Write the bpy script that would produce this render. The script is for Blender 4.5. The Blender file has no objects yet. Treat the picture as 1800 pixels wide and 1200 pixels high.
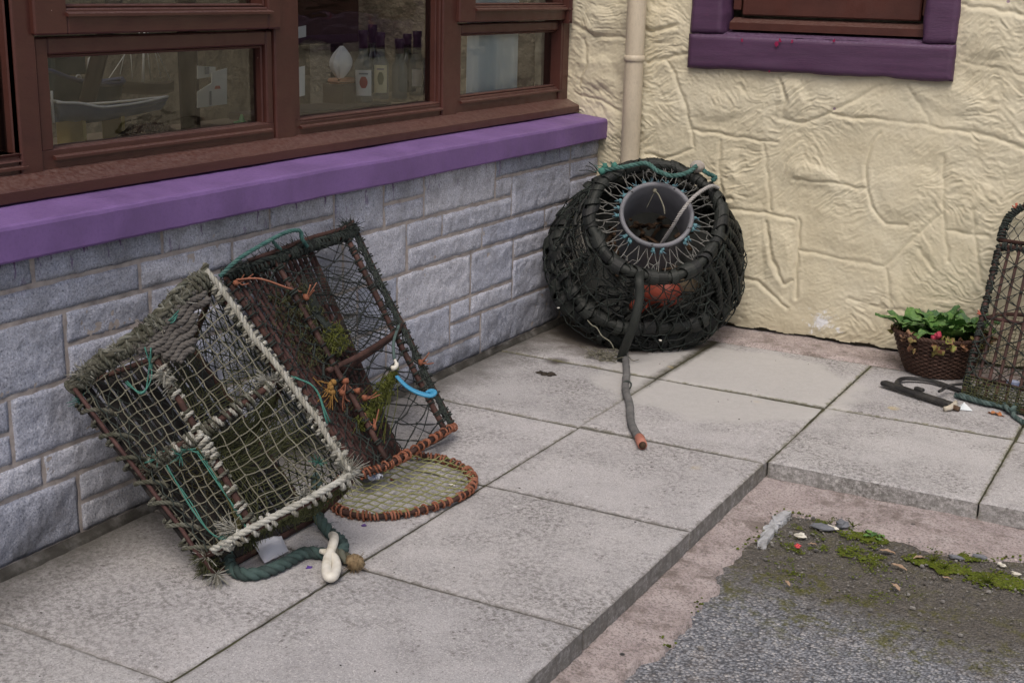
import bpy, math, random
import numpy as np
from mathutils import Vector as V, noise as mn
R_ = random.Random(7)
PI = math.pi
S = bpy.context.scene
COL = S.collection

# ------------------------------------------------------------------ camera model (also used to measure points on known planes)
CAM = np.array([2.2308, -4.7798, 1.27657]); FPX = 2316.9
CR = np.array([[0.87495397, 0.48361587, 0.02390082], [-0.14713016, 0.21851121, 0.964679], [-0.46131147, 0.84756625, -0.26234173]])
def ray(px, py): return np.array([(px-900)/FPX, -(py-600)/FPX, 1.0]) @ CR
def P(px, py, ax, val):
    d = ray(px, py); i = 'xyz'.index(ax); t = (val-CAM[i])/d[i]
    return V(CAM+d*t)
def F(px, py, z=0.0): return P(px, py, 'z', z)
def D(px, py, dep):
    d = ray(px, py); return V(CAM+d*dep/(d @ CR[2]))
def rnd(a, b): return R_.uniform(a, b)

# ------------------------------------------------------------------ materials
def newmat(name):
    m = bpy.data.materials.new(name); m.use_nodes = True
    nt = m.node_tree; nt.nodes.clear()
    out = nt.nodes.new('ShaderNodeOutputMaterial'); b = nt.nodes.new('ShaderNodeBsdfPrincipled')
    nt.links.new(b.outputs[0], out.inputs[0])
    return m, nt, b, out
class N:
    def __init__(s, nt):
        s.nt = nt; s.tc = nt.nodes.new('ShaderNodeTexCoord').outputs['Object']
    def node(s, t, **k):
        n = s.nt.nodes.new(t)
        for a, v in k.items(): setattr(n, a, v)
        return n
    def setv(s, sock, v):
        if isinstance(v, bpy.types.NodeSocket): s.nt.links.new(v, sock)
        elif v is not None: sock.default_value = v
    def noise(s, scale, detail=6, rough=.6, vec=None, dist=0, col=False):
        n = s.node('ShaderNodeTexNoise'); s.setv(n.inputs['Vector'], vec or s.tc)
        n.inputs['Scale'].default_value = scale; n.inputs['Detail'].default_value = detail
        n.inputs['Roughness'].default_value = rough; n.inputs['Distortion'].default_value = dist
        return n.outputs['Color' if col else 'Fac']
    def voro(s, scale, feat='F1', out='Distance', vec=None, rand=1):
        n = s.node('ShaderNodeTexVoronoi', feature=feat); s.setv(n.inputs['Vector'], vec or s.tc)
        n.inputs['Scale'].default_value = scale; n.inputs['Randomness'].default_value = rand
        return n.outputs[out]
    def mapv(s, scale=(1,1,1), rot=(0,0,0), loc=(0,0,0), vec=None):
        n = s.node('ShaderNodeMapping'); s.setv(n.inputs['Vector'], vec or s.tc)
        n.inputs['Scale'].default_value = scale; n.inputs['Rotation'].default_value = rot; n.inputs['Location'].default_value = loc
        return n.outputs[0]
    def ramp(s, fac, stops):
        n = s.node('ShaderNodeValToRGB'); s.setv(n.inputs[0], fac); cr = n.color_ramp
        while len(cr.elements) < len(stops): cr.elements.new(.5)
        for e, (p, c) in zip(cr.elements, stops):
            e.position = p; e.color = (c, c, c, 1) if isinstance(c, (int, float)) else (*c, 1)
        return n.outputs[0]
    def mix(s, fac, a, b, mode='MIX'):
        n = s.node('ShaderNodeMix', data_type='RGBA', blend_type=mode)
        s.setv(n.inputs[0], fac)
        for sock, v in ((n.inputs[6], a), (n.inputs[7], b)):
            if isinstance(v, tuple): v = (*v, 1) if len(v) == 3 else v
            s.setv(sock, v)
        return n.outputs[2]
    def math(s, op, a, b=None, c=None, clamp=False):
        n = s.node('ShaderNodeMath', operation=op, use_clamp=clamp)
        s.setv(n.inputs[0], a)
        if b is not None: s.setv(n.inputs[1], b)
        if c is not None: s.setv(n.inputs[2], c)
        return n.outputs[0]
    def xyz(s, vec=None):
        n = s.node('ShaderNodeSeparateXYZ'); s.setv(n.inputs[0], vec or s.tc); return n.outputs
    def island(s): return s.node('ShaderNodeNewGeometry').outputs['Random Per Island']
    def normal(s): return s.xyz(s.node('ShaderNodeNewGeometry').outputs['True Normal'])
    def bump(s, h, strength, dist=.01, nrm=None):
        n = s.node('ShaderNodeBump'); n.inputs['Strength'].default_value = strength; n.inputs['Distance'].default_value = dist
        s.setv(n.inputs['Height'], h)
        if nrm is not None: s.setv(n.inputs['Normal'], nrm)
        return n.outputs[0]
def pm(name, cols, scale=12, rough=.8, bump=.4, bscale=150, bdist=.004, isl=None, spec=.3, detail=6, spread=.22):
    """noise-mixed colours + fine bump; isl = list of colours picked per loose piece"""
    m, nt, b, o = newmat(name); g = N(nt)
    k = len(cols)
    st = [(.5-spread+2*spread*i/max(1, k-1), c) for i, c in enumerate(cols)]
    c = g.ramp(g.noise(scale, detail), st) if k > 1 else None
    if c is None: c = g.mix(g.noise(scale, detail), tuple(v*.75 for v in cols[0]), tuple(min(1, v*1.25) for v in cols[0]))
    if isl:
        kk = len(isl); ic = g.ramp(g.island(), [(i/max(1, kk-1), cc) for i, cc in enumerate(isl)])
        c = g.mix(.65, c, ic)
    nt.links.new(c, b.inputs['Base Color'])
    b.inputs['Roughness'].default_value = rough; b.inputs['Specular IOR Level'].default_value = spec
    if bump: nt.links.new(g.bump(g.noise(bscale, 5), bump, bdist), b.inputs['Normal'])
    return m
# ------------------------------------------------------------------ mesh helpers
def tag(o, label=None, cat=None, group=None, kind=None):
    if label: o['label'] = label
    if cat: o['category'] = cat
    if group: o['group'] = group
    if kind: o['kind'] = kind
    return o
def thing(name, label, cat, loc=(0,0,0), group=None):
    o = bpy.data.objects.new(name, None); COL.objects.link(o); o.location = loc; o.empty_display_size = .05
    return tag(o, label, cat, group)
def resample(path, step):
    out = [path[0].copy()]; acc = 0.0
    for a, b in zip(path, path[1:]):
        L = (b-a).length
        if L < 1e-9: continue
        t = step-acc
        while t <= L:
            out.append(a.lerp(b, t/L)); t += step
        acc = L-(t-step)
    if (out[-1]-path[-1]).length > step*.3: out.append(path[-1].copy())
    else: out[-1] = path[-1].copy()
    if len(out) < 2: out = [path[0].copy(), path[-1].copy()]
    return out
def cr(pts, n=8, closed=False):
    pts = [V(p) for p in pts]; m = len(pts); out = []
    segs = m if closed else m-1
    for i in range(segs):
        if closed: p0, p1, p2, p3 = pts[(i-1) % m], pts[i], pts[(i+1) % m], pts[(i+2) % m]
        else:
            p1, p2 = pts[i], pts[i+1]; p0 = pts[i-1] if i else p1*2-p2; p3 = pts[i+2] if i+2 < m else p2*2-p1
        for k in range(n):
            t = k/n
            out.append(.5*((2*p1)+(p2-p0)*t+(2*p0-5*p1+4*p2-p3)*t*t+(3*p1-p0-3*p2+p3)*t**3))
    out.append(pts[0].copy() if closed else pts[-1].copy())
    return out
def frames(path):
    n = len(path); T = []
    for i in range(n):
        t = path[min(i+1, n-1)]-path[max(i-1, 0)]
        T.append(t.normalized() if t.length > 1e-9 else V((0,0,1)))
    a = V((0,0,1)) if abs(T[0].z) < .9 else V((1,0,0))
    u = T[0].cross(a).normalized(); out = []
    for t in T:
        u = u-t*u.dot(t)
        u = u.normalized() if u.length > 1e-6 else t.orthogonal().normalized()
        out.append((t, u, t.cross(u)))
    return out
class MB:
    def __init__(s): s.v = []; s.f = []; s.m = []; s.mi = 0
    def add(s, vs, fs):
        o = len(s.v); s.v.extend(vs); s.f.extend([tuple(i+o for i in f) for f in fs]); s.m.extend([s.mi]*len(fs))
    def tube(s, path, r, n=5, cap=True, flat=1.0):
        k = len(path); rs = r if isinstance(r, (list, tuple)) else [r]*k
        fr = frames(path); vs = []; fs = []
        cs = [(math.cos(2*PI*j/n), math.sin(2*PI*j/n)) for j in range(n)]
        for p, (t, u, w), q in zip(path, fr, rs):
            for c, d in cs: vs.append(p+u*(c*q)+w*(d*q*flat))
        for i in range(k-1):
            for j in range(n):
                a, b = i*n+j, i*n+(j+1) % n
                fs.append((a, b, b+n, a+n))
        if cap:
            fs.append(tuple(range(n-1, -1, -1))); fs.append(tuple(range((k-1)*n, k*n)))
        s.add(vs, fs)
    def ring(s, path, r, n=6):   # closed tube
        k = len(path); fr = frames(path+[path[0], path[1]])[:k]; vs = []; fs = []
        for p, (t, u, w) in zip(path, fr):
            for j in range(n): vs.append(p+u*(math.cos(2*PI*j/n)*r)+w*(math.sin(2*PI*j/n)*r))
        for i in range(k):
            for j in range(n):
                a, b = i*n+j, i*n+(j+1) % n; c = (i+1) % k
                fs.append((a, b, c*n+(j+1) % n, c*n+j))
        s.add(vs, fs)
    def rope(s, path, r, pitch=None, strands=3, n=5, step=None):
        pitch = pitch or r*7; path = resample(path, step or pitch/7); fr = frames(path); L = 0
        ph = rnd(0, 6)
        lines = [[] for _ in range(strands)]
        for i, (p, (t, u, w)) in enumerate(zip(path, fr)):
            if i: L += (p-path[i-1]).length
            for k in range(strands):
                a = ph+2*PI*(L/pitch+k/strands)
                lines[k].append(p+(u*math.cos(a)+w*math.sin(a))*(r*.5))
        for l in lines: s.tube(l, r*.56, n)
    def box(s, c, sx, sy, sz, ax=None, bev=0):
        c = V(c); X, Y, Z = ax or (V((1,0,0)), V((0,1,0)), V((0,0,1)))
        h = [sx/2, sy/2, sz/2]
        if bev <= 0:
            vs = [c+X*(i*h[0])+Y*(j*h[1])+Z*(k*h[2]) for k in (-1,1) for j in (-1,1) for i in (-1,1)]
            s.add(vs, [(0,2,3,1),(4,5,7,6),(0,1,5,4),(2,6,7,3),(0,4,6,2),(1,3,7,5)]); return
        b = min(bev, min(h)*.9); vs = []; idx = {}
        for i in (-1,1):
            for j in (-1,1):
                for k in (-1,1):
                    for a in range(3):
                        q = [i*(h[0]-(b if a != 0 else 0)), j*(h[1]-(b if a != 1 else 0)), k*(h[2]-(b if a != 2 else 0))]
                        idx[i,j,k,a] = len(vs); vs.append(c+X*q[0]+Y*q[1]+Z*q[2])
        fs = []; I = idx
        for sgn in (-1,1):
            for a in range(3):
                o = [x for x in range(3) if x != a]; loop = []
                for p, q in ((-1,-1),(1,-1),(1,1),(-1,1)):
                    t = [0,0,0]; t[a] = sgn; t[o[0]] = p; t[o[1]] = q; loop.append(I[t[0],t[1],t[2],a])
                fs.append(tuple(loop if (sgn > 0) == (a != 1) else loop[::-1]))
        for a in range(3):      # edges parallel to a
            o = [x for x in range(3) if x != a]
            for p in (-1,1):
                for q in (-1,1):
                    def k(e, w):
                        t = [0,0,0]; t[a] = e; t[o[0]] = p; t[o[1]] = q; return I[t[0],t[1],t[2],w]
                    fs.append((k(-1,o[0]), k(1,o[0]), k(1,o[1]), k(-1,o[1])))
        for i in (-1,1):
            for j in (-1,1):
                for k2 in (-1,1): fs.append((I[i,j,k2,0], I[i,j,k2,1], I[i,j,k2,2]))
        s.add(vs, fs)
    def blob(s, c, r, sq=(1,1,1), jit=.15, n=6, m=4):
        c = V(c); vs = [c+V((0,0,-r*sq[2]))]; fs = []
        for i in range(1, m):
            t = PI*i/m
            for j in range(n):
                a = 2*PI*j/n; q = 1+rnd(-jit, jit)
                vs.append(c+V((math.sin(t)*math.cos(a)*r*sq[0]*q, math.sin(t)*math.sin(a)*r*sq[1]*q, -math.cos(t)*r*sq[2]*q)))
        vs.append(c+V((0,0,r*sq[2]))); L = len(vs)-1
        for j in range(n):
            fs.append((0, 1+(j+1) % n, 1+j)); fs.append((L, L-n+j, L-n+(j+1) % n))
            for i in range(m-2):
                a = 1+i*n+j; b = 1+i*n+(j+1) % n; fs.append((a, b, b+n, a+n))
        s.add(vs, fs)
    def lathe(s, prof, c, n=24, X=V((1,0,0)), Y=V((0,1,0)), Z=V((0,0,1)), close=True):
        c = V(c); vs = []; fs = []; k = len(prof)
        for r, z in prof:
            for j in range(n):
                a = 2*PI*j/n; vs.append(c+X*(r*math.cos(a))+Y*(r*math.sin(a))+Z*z)
        for i in range(k-1):
            for j in range(n): fs.append((i*n+j, i*n+(j+1) % n, (i+1)*n+(j+1) % n, (i+1)*n+j))
        if close: fs.append(tuple(range(n-1,-1,-1))); fs.append(tuple(range((k-1)*n, k*n)))
        s.add(vs, fs)
    def grid(s, fn, nu, nv):
        vs = [fn(i/nu, j/nv) for j in range(nv+1) for i in range(nu+1)]
        s.add(vs, [(j*(nu+1)+i, j*(nu+1)+i+1, (j+1)*(nu+1)+i+1, (j+1)*(nu+1)+i) for j in range(nv) for i in range(nu)])
    def build(s, name, mat, parent=None, smooth=True):
        me = bpy.data.meshes.new(name)
        loc = V((0,0,0))
        if parent: loc = parent.location if parent.parent is None else parent.parent.location
        vs = np.array([tuple(v) for v in s.v], dtype=np.float64).reshape(-1, 3)-np.array(loc)
        me.from_pydata(vs.tolist(), [], s.f)
        for m in (mat if isinstance(mat, (list, tuple)) else [mat]): me.materials.append(m)
        if isinstance(mat, (list, tuple)): me.polygons.foreach_set('material_index', s.m)
        if smooth: me.polygons.foreach_set('use_smooth', [True]*len(me.polygons))
        me.update()
        o = bpy.data.objects.new(name, me); COL.objects.link(o)
        if parent: o.parent = parent
        return o
def np_grid(name, X, Y, Z, mat, keep=None, parent=None, smooth=True):
    """vertex arrays (rows, cols) -> mesh object"""
    r, c = X.shape; me = bpy.data.meshes.new(name)
    co = np.stack([X, Y, Z], -1).reshape(-1, 3)
    i = np.arange(r*c).reshape(r, c)
    q = np.stack([i[:-1,:-1], i[:-1,1:], i[1:,1:], i[1:,:-1]], -1).reshape(-1, 4)
    if keep is not None: q = q[keep.reshape(-1)]
    me.vertices.add(len(co)); me.vertices.foreach_set('co', co.ravel())
    me.loops.add(q.size); me.loops.foreach_set('vertex_index', q.ravel().astype(np.int32))
    me.polygons.add(len(q)); me.polygons.foreach_set('loop_start', np.arange(0, q.size, 4, dtype=np.int32))
    me.polygons.foreach_set('use_smooth', np.full(len(q), smooth))
    me.materials.append(mat); me.update(calc_edges=True); me.validate()
    o = bpy.data.objects.new(name, me); COL.objects.link(o)
    if parent: o.parent = parent
    return o
_lat = {}
def vn(x, y, seed=0):
    """numpy value noise 0..1"""
    if seed not in _lat: _lat[seed] = np.random.RandomState(seed).rand(256, 256)
    L = _lat[seed]; xi = np.floor(x).astype(int); yi = np.floor(y).astype(int); fx = x-xi; fy = y-yi
    fx = fx*fx*fx*(fx*(fx*6-15)+10); fy = fy*fy*fy*(fy*(fy*6-15)+10)
    g = lambda a, b: L[a & 255, b & 255]
    return (g(xi,yi)*(1-fx)+g(xi+1,yi)*fx)*(1-fy)+(g(xi,yi+1)*(1-fx)+g(xi+1,yi+1)*fx)*fy
def fbm(x, y, seed=0, o=4):
    s = 0; a = .5
    for k in range(o): s = s+a*vn(x*2**k, y*2**k, seed+k); a *= .5
    return s
def net(mb, S_, nu, nv, r, n=4, kind='sq', jit=.12, sag=.25, knot=1.9, skip=0.0):
    """twine net on the surface S_(u,v); square or diamond meshes, slack between knots"""
    nodes = {}
    def nd(i, j):
        if (i, j) not in nodes:
            ju = 0 if i in (0, 2*nu) else rnd(-jit, jit)/nu
            jv = 0 if j in (0, nv) else rnd(-jit, jit)/nv
            nodes[i, j] = S_(min(1, max(0, i/(2*nu)+ju)), min(1, max(0, j/nv+jv)))
            if knot and rnd(0,1) > .08: mb.blob(nodes[i, j], r*knot*rnd(.8,1.3), n=4, m=3)
        return nodes[i, j]
    def seg(line):
        out = []
        for a, b in zip(line, line[1:]):
            o = V((rnd(-1,1), rnd(-1,1), rnd(-1.4,.5)))*((b-a).length*sag*.3)
            out += [a, a.lerp(b, .33)+o*.8, a.lerp(b, .67)+o]
        out.append(line[-1]); mb.tube(out, r, n, cap=False)
    if kind == 'sq':
        for i in range(nu+1): seg([nd(2*i, j) for j in range(nv+1)])
        for j in range(nv+1): seg([nd(2*i, j) for i in range(nu+1)])
    else:
        for k in range(nu+1):
            line = []
            for j in range(nv+1):
                a = 2*k+(1 if (k+j) % 2 else -1); line.append(nd(min(2*nu, max(0, a)), j))
            seg(line)
def wrap(path, rad, pitch, a0=0, jit=.2, per=9):
    """helix around a path"""
    L = sum((b-a).length for a, b in zip(path, path[1:])); n = max(8, int(L/pitch*per)); p = resample(path, L/n); fr = frames(p); out = []; a = a0
    for q, (t, u, w) in zip(p, fr):
        out.append(q+(u*math.cos(a)+w*math.sin(a))*rad*rnd(.92,1.1)); a += 2*PI/per*(1+rnd(-jit, jit))
    return out
def tuft(mb, p, d, n, L, r=.0012, spread=.6):
    p = V(p); d = V(d).normalized()
    for _ in range(n):
        q = (d+V((rnd(-1,1), rnd(-1,1), rnd(-1,1)))*spread).normalized(); l = L*rnd(.5,1.1)
        c = V((rnd(-1,1), rnd(-1,1), rnd(-1.3,.6)))*l*.3
        mb.tube([p, p+q*l*.5+c*.3, p+q*l+c], [r, r*.9, r*.5], 3, cap=False)
def lerp_path(a, b, n=6, w=0.0):
    return [a.lerp(b, i/n)+V((rnd(-w,w), rnd(-w,w), rnd(-w,w))) for i in range(n+1)]
def sub(path, t0, t1):
    n = len(path)-1; a = int(t0*n); b = max(a+1, int(t1*n)); return path[a:b+1]
# ================================================================== materials of the setting
def mat_render():
    m, nt, b, o = newmat('cream_render'); g = N(nt)
    c = g.ramp(g.noise(3, 8, .65), [(.3, (.57,.515,.37)), (.5, (.64,.59,.44)), (.72, (.675,.635,.495))])
    c = g.mix(g.ramp(g.noise(25, 6, .7), [(.52, 0), (.75, .45)]), c, (.47,.41,.29))
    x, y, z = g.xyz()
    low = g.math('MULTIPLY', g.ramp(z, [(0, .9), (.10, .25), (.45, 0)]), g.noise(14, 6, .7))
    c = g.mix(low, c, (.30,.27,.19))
    # white flaked patch near the foot of the wall, and a few purple paint flecks
    d = g.node('ShaderNodeVectorMath', operation='DISTANCE'); g.setv(d.inputs[0], g.mapv((1,0,1.4))); d.inputs[1].default_value = (.955, 0, .10)
    wob = g.math('ADD', d.outputs['Value'], g.math('MULTIPLY', g.math('SUBTRACT', g.noise(30, 6, .7), .5), .34))
    c = g.mix(g.ramp(wob, [(.015, .9), (.05, 0)]), c, (.74,.77,.82))
    fl = g.ramp(g.voro(7.5), [(.035, 1), (.05, 0)])
    c = g.mix(g.math('MULTIPLY', fl, g.ramp(g.noise(3.1, 2), [(.55, 0), (.6, .8)])), c, (.20,.12,.22))
    nt.links.new(c, b.inputs['Base Color']); b.inputs['Roughness'].default_value = .62; b.inputs['Specular IOR Level'].default_value = .35
    nt.links.new(g.bump(g.noise(260, 5, .7), .25, .002, g.bump(g.noise(70, 4), .3, .004)), b.inputs['Normal'])
    return m
def mat_granite():
    m, nt, b, o = newmat('split_grey_block'); g = N(nt)
    fine = g.noise(190, 4, .8)
    c = g.ramp(fine, [(.31, (.12,.125,.15)), (.43, (.43,.45,.52)), (.56, (.60,.62,.70)), (.70, (.88,.89,.93))])
    isl = g.ramp(g.island(), [(0, (.76,.79,.86)), (.35, (1.02,1.03,1.06)), (.6, (.88,.90,.95)), (1, (1.16,1.15,1.14))])
    c = g.mix(1, c, isl, 'MULTIPLY')
    c = g.mix(g.ramp(g.noise(9, 8, .7), [(.48, 0), (.72, .6)]), c, (.20,.20,.215))
    x, y, z = g.xyz()
    alg = g.math('MULTIPLY', g.ramp(z, [(.42, 0), (.62, .55), (.70, 1)]), g.ramp(g.noise(11, 7, .75, g.mapv((1, 1, .6))), [(.42, 0), (.66, .5)]))
    c = g.mix(alg, c, (.135,.135,.13))
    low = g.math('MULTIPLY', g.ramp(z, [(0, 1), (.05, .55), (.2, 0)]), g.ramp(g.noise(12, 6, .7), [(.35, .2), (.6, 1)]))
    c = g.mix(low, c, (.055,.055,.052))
    # drips of purple paint just under the sill
    dr = g.math('MULTIPLY', g.ramp(z, [(.60, 0), (.655, .6), (.69, 1)]), g.ramp(g.noise(22, 4, .6, g.mapv((1, 2.5, .55))), [(.60, 0), (.64, 1)]))
    c = g.mix(dr, c, (.16,.09,.22))
    nt.links.new(c, b.inputs['Base Color']); b.inputs['Roughness'].default_value = .85; b.inputs['Specular IOR Level'].default_value = .25
    nt.links.new(g.bump(g.noise(240, 5, .75), .55, .003, g.bump(g.noise(75, 6, .7), .9, .008)), b.inputs['Normal'])
    return m
def mat_mortar():
    return pm('sandy_mortar', [(.27,.238,.222), (.42,.375,.352), (.50,.455,.43)], 30, .95, .6, 250)
def paint(name, c, rough=.45, dirt=.35, streak=(1,1,1), dcol=(.05,.04,.04), chips=None, bscale=60, bstr=.25, dust=None):
    m, nt, b, o = newmat(name); g = N(nt)
    col = g.mix(g.ramp(g.noise(5, 6, .65, g.mapv(streak)), [(.3, 0), (.7, 1)]), tuple(v*.72 for v in c), tuple(min(1, v*1.18) for v in c))
    col = g.mix(g.math('MULTIPLY', g.ramp(g.noise(40, 7, .75, g.mapv(streak)), [(.55, 0), (.75, 1)]), dirt), col, dcol)
    col = g.mix(g.ramp(g.noise(130, 5, .8, g.mapv(streak)), [(.35, .30), (.5, 0)]), col, tuple(v*.55 for v in c))
    if chips: col = g.mix(g.ramp(g.voro(chips[0], vec=None), [(chips[1], 1), (chips[1]*1.4, 0)]), col, chips[2])
    if dust:
        nz = g.normal()[2]
        f = g.math('MULTIPLY', g.ramp(nz, [(.5, 0), (.85, 1)]), g.ramp(g.noise(90, 6, .8), [(.38, 0), (.66, dust[0])]))
        col = g.mix(f, col, dust[1])
    nt.links.new(col, b.inputs['Base Color'])
    nt.links.new(g.ramp(g.noise(20, 5), [(.3, rough-.08), (.7, min(1, rough+.15))]), b.inputs['Roughness'])
    b.inputs['Specular IOR Level'].default_value = .4
    nt.links.new(g.bump(g.noise(bscale, 6, .7, g.mapv(streak)), bstr, .003), b.inputs['Normal'])
    return m
def mat_slab():
    m, nt, b, o = newmat('concrete_slab'); g = N(nt)
    c = g.ramp(g.noise(6, 8, .7), [(.3, (.415,.412,.42)), (.5, (.505,.50,.508)), (.7, (.555,.55,.555))])
    isl = g.ramp(g.island(), [(0, (.86,.86,.87)), (.4, (1.03,1.02,1.03)), (.7, (.94,.93,.92)), (1, (1.08,1.08,1.08))])
    c = g.mix(1, c, isl, 'MULTIPLY')
    c = g.mix(g.ramp(g.noise(230, 4, .9), [(.38, .9), (.50, 0)]), c, (.235,.225,.225))
    c = g.mix(g.ramp(g.noise(240, 2, .8, g.mapv(loc=(3,1,0))), [(.56, 0), (.68, .85)]), c, (.72,.71,.70))
    # the scuffed streaks and lichen dots of old paving
    x, y, z = g.xyz()
    big = g.math('ADD', g.ramp(g.noise(2.6, 7, .72), [(.42, 0), (.60, 1)]), g.math('MULTIPLY', g.ramp(g.math('ADD', g.math('ADD', y, 4), g.math('MULTIPLY', x, .8)), [(.0, .0), (.3, .0), (.4, 0), (1, 0)]), 1), clamp=True)
    fl_ = g.ramp(g.math('MULTIPLY', g.math('ADD', g.math('ADD', g.math('MULTIPLY', y, -1), g.math('MULTIPLY', x, -2.2)), g.math('MULTIPLY', g.math('SUBTRACT', g.noise(3, 6, .7), .5), 1.6)), .3), [(.50, 0), (.80, 1)])
    big = g.math('MAXIMUM', big, fl_)
    c = g.mix(g.math('MULTIPLY', fl_, .40), c, (.30,.285,.265))
    st = g.math('MULTIPLY', g.ramp(g.noise(75, 7, .85, g.mapv((1, 1, 1), (0,0,.5))), [(.45, 0), (.57, 1)]), g.math('ADD', g.math('MULTIPLY', big, .85), .16))
    c = g.mix(g.math('MULTIPLY', st, .9), c, (.17,.165,.16))
    dots = g.math('ADD', g.ramp(g.voro(26, vec=g.mix(.02, g.tc, g.noise(40, 3, .6, col=True))), [(.10, 1), (.20, 0)]), g.ramp(g.voro(47), [(.12, 1), (.22, 0)]), clamp=True)
    dm = g.math('MULTIPLY', dots, g.ramp(g.noise(5.2, 7, .75), [(.43, .06), (.58, 1)]))
    dm = g.math('MULTIPLY', dm, g.ramp(g.noise(90, 2), [(.40, 0), (.55, 1)]))
    c = g.mix(g.math('MULTIPLY', dm, .85), c, (.11,.10,.095))
    wd = g.math('MULTIPLY', g.ramp(g.voro(11), [(.045, 1), (.075, 0)]), g.ramp(g.noise(7, 3), [(.5, 0), (.58, .8)]))
    c = g.mix(wd, c, (.66,.66,.66))
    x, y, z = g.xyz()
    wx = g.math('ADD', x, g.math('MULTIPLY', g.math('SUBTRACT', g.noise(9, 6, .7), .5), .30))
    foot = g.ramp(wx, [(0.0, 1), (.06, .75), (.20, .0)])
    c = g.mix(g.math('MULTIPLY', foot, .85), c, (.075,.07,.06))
    # dark wet grime that has run out from under the round pot in the corner
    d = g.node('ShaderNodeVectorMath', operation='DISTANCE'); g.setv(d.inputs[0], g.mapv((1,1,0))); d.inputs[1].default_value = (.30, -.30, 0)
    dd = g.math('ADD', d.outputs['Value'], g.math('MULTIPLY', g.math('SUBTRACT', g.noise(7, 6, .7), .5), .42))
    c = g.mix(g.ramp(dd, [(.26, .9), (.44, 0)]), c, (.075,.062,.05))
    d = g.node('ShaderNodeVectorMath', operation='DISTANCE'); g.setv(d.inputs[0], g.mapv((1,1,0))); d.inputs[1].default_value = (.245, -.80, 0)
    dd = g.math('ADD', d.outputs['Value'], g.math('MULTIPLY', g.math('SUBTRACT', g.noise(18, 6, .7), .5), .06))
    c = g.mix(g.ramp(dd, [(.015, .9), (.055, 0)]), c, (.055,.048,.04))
    # a clean, yellowish washed area on the two slabs beside the corner
    d = g.node('ShaderNodeVectorMath', operation='DISTANCE'); g.setv(d.inputs[0], g.mapv((1,1.0,0))); d.inputs[1].default_value = (.84, -.70, 0)
    dd = g.math('ADD', d.outputs['Value'], g.math('MULTIPLY', g.math('SUBTRACT', g.noise(5, 5, .6), .5), .25))
    c = g.mix(g.ramp(dd, [(.40, .85), (.45, 0)]), c, g.mix(g.noise(30, 5), (.445,.44,.43), (.53,.525,.515)))
    # black and green growth in the joints, spreading a few millimetres over the slab edges
    jn = None
    for ax_, vals in ((x, (.62, 1.2, 1.772, 2.345)), (y, (-.212, -.79, -1.388, -1.947, -2.541, -3.133))):
        for v_ in vals:
            q = g.math('ABSOLUTE', g.math('SUBTRACT', ax_, v_)); jn = q if jn is None else g.math('MINIMUM', jn, q)
    jn = g.math('ADD', jn, g.math('MULTIPLY', g.math('SUBTRACT', g.noise(38, 6, .75), .5), .045))
    near = g.ramp(g.math('ADD', g.math('MULTIPLY', y, .25), 1), [(.55, 0), (.85, 1)])
    c = g.mix(g.math('MULTIPLY', g.ramp(jn, [(-.004, .95), (.012, 0)]), .8), c, g.mix(near, (.15,.14,.125), (.15,.145,.06)))
    wj = g.math('ADD', g.math('ABSOLUTE', g.math('SUBTRACT', x, .618)), g.math('MULTIPLY', g.math('SUBTRACT', g.noise(26, 6, .75), .5), .06))
    wj = g.math('MULTIPLY', g.ramp(wj, [(.006, 1), (.032, 0)]), g.ramp(g.math('ADD', y, 1.3), [(.15, 0), (.55, .75), (.95, 1)]))
    c = g.mix(g.math('MULTIPLY', wj, .9), c, (.05,.045,.03))
    # rust-yellow spots
    ys = g.math('MULTIPLY', g.ramp(g.voro(3.1), [(.05, .5), (.075, 0)]), g.ramp(g.noise(2, 2), [(.5, 0), (.55, 1)]))
    c = g.mix(ys, c, (.55,.44,.2))
    # kerb faces are darker than the tops, in patches
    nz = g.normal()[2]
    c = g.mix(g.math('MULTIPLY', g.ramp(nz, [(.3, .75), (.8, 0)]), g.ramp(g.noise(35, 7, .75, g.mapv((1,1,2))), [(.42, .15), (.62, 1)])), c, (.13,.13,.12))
    nt.links.new(c, b.inputs['Base Color']); b.inputs['Roughness'].default_value = .88; b.inputs['Specular IOR Level'].default_value = .25
    nt.links.new(g.bump(g.noise(420, 3, .8), .5, .002, g.bump(g.noise(60, 6, .7), .3, .004)), b.inputs['Normal'])
    return m
def mat_pink():
    m, nt, b, o = newmat('pinkish_rough_concrete'); g = N(nt)
    c = g.ramp(g.noise(16, 8, .7), [(.3, (.36,.305,.295)), (.5, (.47,.405,.395)), (.7, (.55,.49,.48))])
    c = g.mix(g.ramp(g.noise(150, 4, .8), [(.40, .85), (.52, 0)]), c, (.20,.175,.17))
    c = g.mix(g.ramp(g.noise(200, 3, .8, g.mapv(loc=(5,2,1))), [(.62, 0), (.74, .8)]), c, (.62,.58,.56))
    c = g.mix(g.math('MULTIPLY', g.ramp(g.noise(11, 8, .78), [(.5, 0), (.62, 1)]), .7), c, (.15,.125,.105))
    dots = g.math('MULTIPLY', g.ramp(g.voro(14), [(.07, 1), (.11, 0)]), g.ramp(g.noise(5, 4), [(.52, 0), (.58, 1)]))
    c = g.mix(dots, c, (.05,.05,.05))
    nt.links.new(c, b.inputs['Base Color']); b.inputs['Roughness'].default_value = .9; b.inputs['Specular IOR Level'].default_value = .2
    nt.links.new(g.bump(g.noise(200, 5, .8), .8, .004, g.bump(g.noise(40, 6, .7), .5, .008)), b.inputs['Normal'])
    return m
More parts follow.
